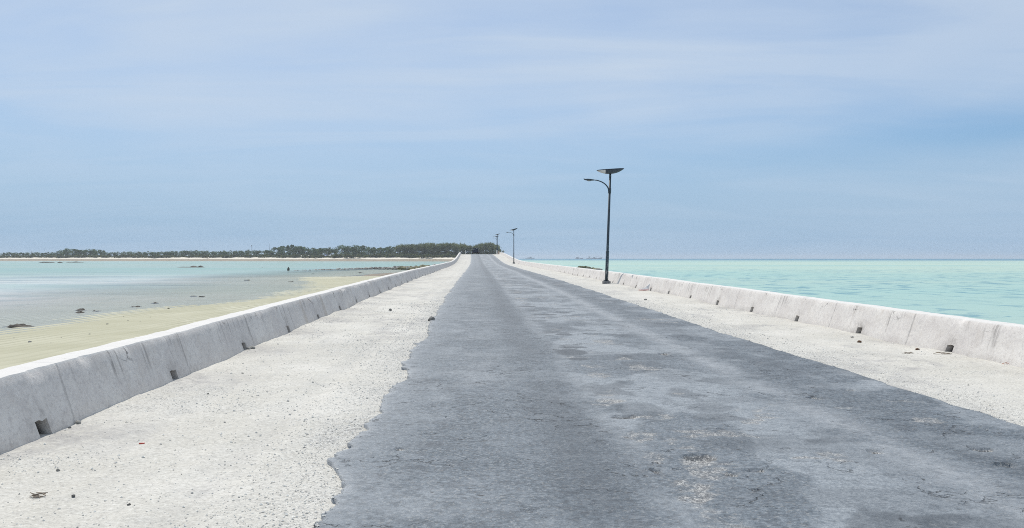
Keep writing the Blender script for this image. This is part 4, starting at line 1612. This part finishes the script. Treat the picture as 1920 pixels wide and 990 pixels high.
q = -70.0
while q < 742:
    d = shore_d(q) + random.uniform(80, 96)
    hgt = tree_h(q, d)
    plant('broad', q + random.uniform(-3, 3), d, hgt * random.uniform(.80, 1.0), random.uniform(.95, 1.3) if hgt < 11 else random.uniform(.85, 1.05), 2.5)
    q += random.uniform(9, 13)
q = -66.0
while q < 742:
    d = shore_d(q) + random.uniform(105, 130)
    plant('broad', q, d, tree_h(q, d) * random.uniform(.80, .94), 1.25, 3.0)
    q += random.uniform(11, 15)
for q in (6, 13, 17, 58, 88, 95, 188, 196, 211, 221, 224, 235, 245, 258, 278, 303, 311, 321, 368, 379, 390, 411, 421, 432, 447, 466, 590, 617, 685, 702, 715, 730):
    d = shore_d(q) + random.uniform(84, 100)
    plant('palm', q + random.uniform(-2, 2), d, tree_h(q, d) * random.uniform(.96, 1.10) + .4, 1.0)
for q in range(598, 745, 8):               # young palms in front of the taller trees
    d = shore_d(q) + random.uniform(70, 78)
    plant('palm', q + random.uniform(-2, 2), d, random.uniform(4.0, 7.0), 1.3)
q = 742.0
while q < 944:
    for row in (0, 1, 2):
        d = shore_d(q) + 76 + row * 14 + random.uniform(0, 8)
        qq = q + random.uniform(-4, 4) + row * 3
        if qq > 940:
            continue
        plant('iron', qq, d, tree_h(qq, d) * random.uniform(.86, 1.03), random.uniform(.85, 1.15), 2.5)
    q += random.uniform(7.5, 10)
q = -66.0
while q < 935:
    d = shore_d(q) + random.uniform(54, 64)
    plant('shrub', q, d, random.uniform(2.2, 4.6), random.uniform(1.2, 1.8), 1.0)
    q += random.uniform(6, 9)
for k, lst in PROTO.items():
    for i, ob in enumerate(lst):
        if (k, i) not in USED:
            for ch in list(ob.children):
                bpy.data.objects.remove(ch)
            bpy.data.objects.remove(ob)

# ------------------------------------------------------------------ small buildings and masts on the island
M_HWALL = simple('white_house_wall', (0.72, 0.72, 0.70), 0.8, 0.06)
M_TIN = simple('tin_roof', (0.50, 0.51, 0.52), 0.5, 0.1)
M_BLUE = simple('blue_tarpaulin', (0.10, 0.20, 0.55), 0.6, 0.1)
M_DARK = simple('dark_opening', (0.03, 0.03, 0.03), 0.8)
for px, wpx, hh, roof, lab in ((116, 2.6, 2.6, M_TIN, 'small white hut under the big trees, left of its pair'),
                               (122.5, 2.8, 2.4, M_TIN, 'small white hut under the big trees, right of its pair'),
                               (255, 2.0, 2.4, M_TIN, 'lone tiny white hut under the low palms on the left shore'),
                               (397, 2.6, 2.4, M_TIN, 'pale hut among shrubs in the middle of the far shore'),
                               (567, 4.5, 2.2, M_TIN, 'pale long hut left of the blue shelter on the beach'),
                               (580, 3.4, 2.4, M_TIN, 'white hut just left of the blue shelter on the beach'),
                               (611.5, 5.0, 3.0, M_BLUE, 'hut with a blue roof at the top of the beach'),
                               (618, 3.0, 2.8, M_HWALL, 'bright white hut beside the one with the blue roof')):
    d = shore_d(px) + 62
    uu = ray(px, 485)
    w = wpx / FPX * d
    hs_ = empty('beach_hut', (uu.x / uu.y * d, d, 4.3), random.uniform(-.3, .3))
    tag(hs_, lab, 'hut')
    m = MB()
    m.box(-w / 2, w / 2, -1.3, 1.3, -.2, hh * .62)
    wl_ = m.build('wall', M_HWALL, hs_)
    m = MB()
    a, b, c_ = w / 2 + .3, 1.65, hh
    z1 = hh * .62 + .004
    m.add([(-a, -b, z1), (a, -b, z1), (a, b, z1), (-a, b, z1), (-a, 0, c_), (a, 0, c_)], [(0, 1, 5, 4), (2, 3, 4, 5), (0, 4, 3), (1, 2, 5), (3, 2, 1, 0)])
    m.build('roof', roof, hs_)
    m = MB()
    m.box(-.4, .4, -1.335, -1.303, -.1, hh * .5)
    m.build('door', M_DARK, hs_)
M_MAST = simple('grey_mast', (0.30, 0.32, 0.35), 0.6)
for px, top, lab in ((472, 460.5, 'thin radio mast with a box at its top above the left treeline'),
                     (505, 457.5, 'plain thin mast left of the tall tree clump on the far shore')):
    d = shore_d(px) + 90
    uu = ray(px, 485)
    H = EYE + (485 - top) / FPX * d - 4.4
    ob = empty('radio_mast', (uu.x / uu.y * d, d, 4.4))
    tag(ob, lab, 'mast')
    m = MB()
    m.tube([(0, 0, 0), (0, 0, H * .6), (0, 0, H)], [.28, .2, .12], 6)
    m.build('pole', M_MAST, ob)
    if px == 472:
        m = MB()
        m.box(-.4, .4, -.4, .4, H - 1.6, H - .2)
        m.build('antenna_box', M_MAST, ob)


# ------------------------------------------------------------------ ships on the horizon
M_HULLW = simple('white_hull', (0.70, 0.71, 0.72), 0.5, 0.06, 0.2)
M_HULLG = simple('grey_blue_hull', (0.16, 0.20, 0.27), 0.5, 0.1, 0.2)
M_CABIN = simple('white_cabin', (0.72, 0.72, 0.72), 0.5, 0.06, 0.2)
M_RIG = simple('dark_rigging', (0.12, 0.14, 0.17), 0.6)


def ship(px, wpx, dist, hullm, lab, cab, high_bow, fh=1.0):
    uu = ray(px, 485)
    L = wpx / FPX * dist
    root = empty('fishing_ship', (uu.x / uu.y * dist, dist, 0))
    tag(root, lab, 'ship', 'ships anchored on the horizon')
    n = 16
    v, f = [], []
    for i in range(n + 1):
        t_ = i / n
        x = (t_ - .5) * L
        bw = L * .11 * (1 - max(0, (t_ - .62) / .38) ** 2 * .97) * (0.85 + .15 * min(1, t_ * 6))
        sheer = fh * L * (.075 + high_bow * max(0, t_ - .45) ** 2 * .55 + .02 * (1 - t_) ** 3)
        rake = max(0, t_ - .8) * L * .15
        v += [(x + rake, -bw, sheer), (x, -bw * .8, .3), (x, 0, -1.2), (x, bw * .8, .3), (x + rake, bw, sheer)]
    for i in range(n):
        for k in range(4):
            a = i * 5 + k
            f.append((a, a + 1, a + 6, a + 5))
        f.append((i * 5 + 4, i * 5, i * 5 + 5, i * 5 + 9))
    f += [(0, 1, 2, 3, 4), tuple(n * 5 + k for k in (4, 3, 2, 1, 0))]
    mesh_obj('hull', v, f, hullm, root)
    for (a, b, z0, z1) in cab:
        m = MB()
        m.box((a - .5) * L, (b - .5) * L, -L * .07, L * .07, z0 * L, z1 * L, L * .006)
        cb = m.build('cabin', M_CABIN, root)
        m = MB()
        m.box((a - .5) * L + L * .02, (b - .5) * L - L * .02, -L * .0735, -L * .068, z0 * L + (z1 - z0) * L * .5, z1 * L - (z1 - z0) * L * .2)
        m.build('window', M_GLASS, cb)
    for mx_, mh in ((.42, .33), (.72, .24)):
        m = MB()
        m.tube([((mx_ - .5) * L, 0, .05 * L), ((mx_ - .5) * L, 0, mh * L)], [L * .008, L * .005], 6)
        m.tube([((mx_ - .5) * L, 0, mh * L * .8), ((mx_ - .30) * L, 0, mh * L * .6)], [L * .004, L * .004], 5)
        m.build('mast', M_RIG, root)
    return root


ship(993.5, 17.5, 3400, M_HULLW, 'white fishing ship alone on the horizon, leftmost of the ships', [(.22, .58, .085, .16), (.52, .68, .085, .25)], 0.5)
ship(1086, 14, 4000, M_HULLG, 'grey ship with a white cabin aft, second ship from the left on the horizon', [(.06, .42, .08, .25)], 0.5)
ship(1106, 13, 4000, M_HULLG, 'short grey ship with a tall white bridge just left of the long hulled ship', [(.30, .55, .08, .36)], 0.4)
ship(1120, 18, 4100, M_HULLG, 'long grey ship with a high bow, rightmost on the horizon', [(.04, .30, .08, .22)], 0.8)


# ------------------------------------------------------------------ the air
t = NT('air')
pv = t.n.new('ShaderNodeVolumePrincipled')
pv.inputs['Color'].default_value = (0.80, 0.88, 0.97, 1)
pv.inputs['Density'].default_value = 0.00014
pv.inputs['Anisotropy'].default_value = 0.2
t.l.new(pv.outputs[0], t.out.inputs['Volume'])
m = MB()
m.box(-9100, 9100, -500, 7700, -1.8, 25.0)
o = m.build('haze', t.m)
tag(o, kind='stuff', label='thin pale sea haze over the water and the far shore')
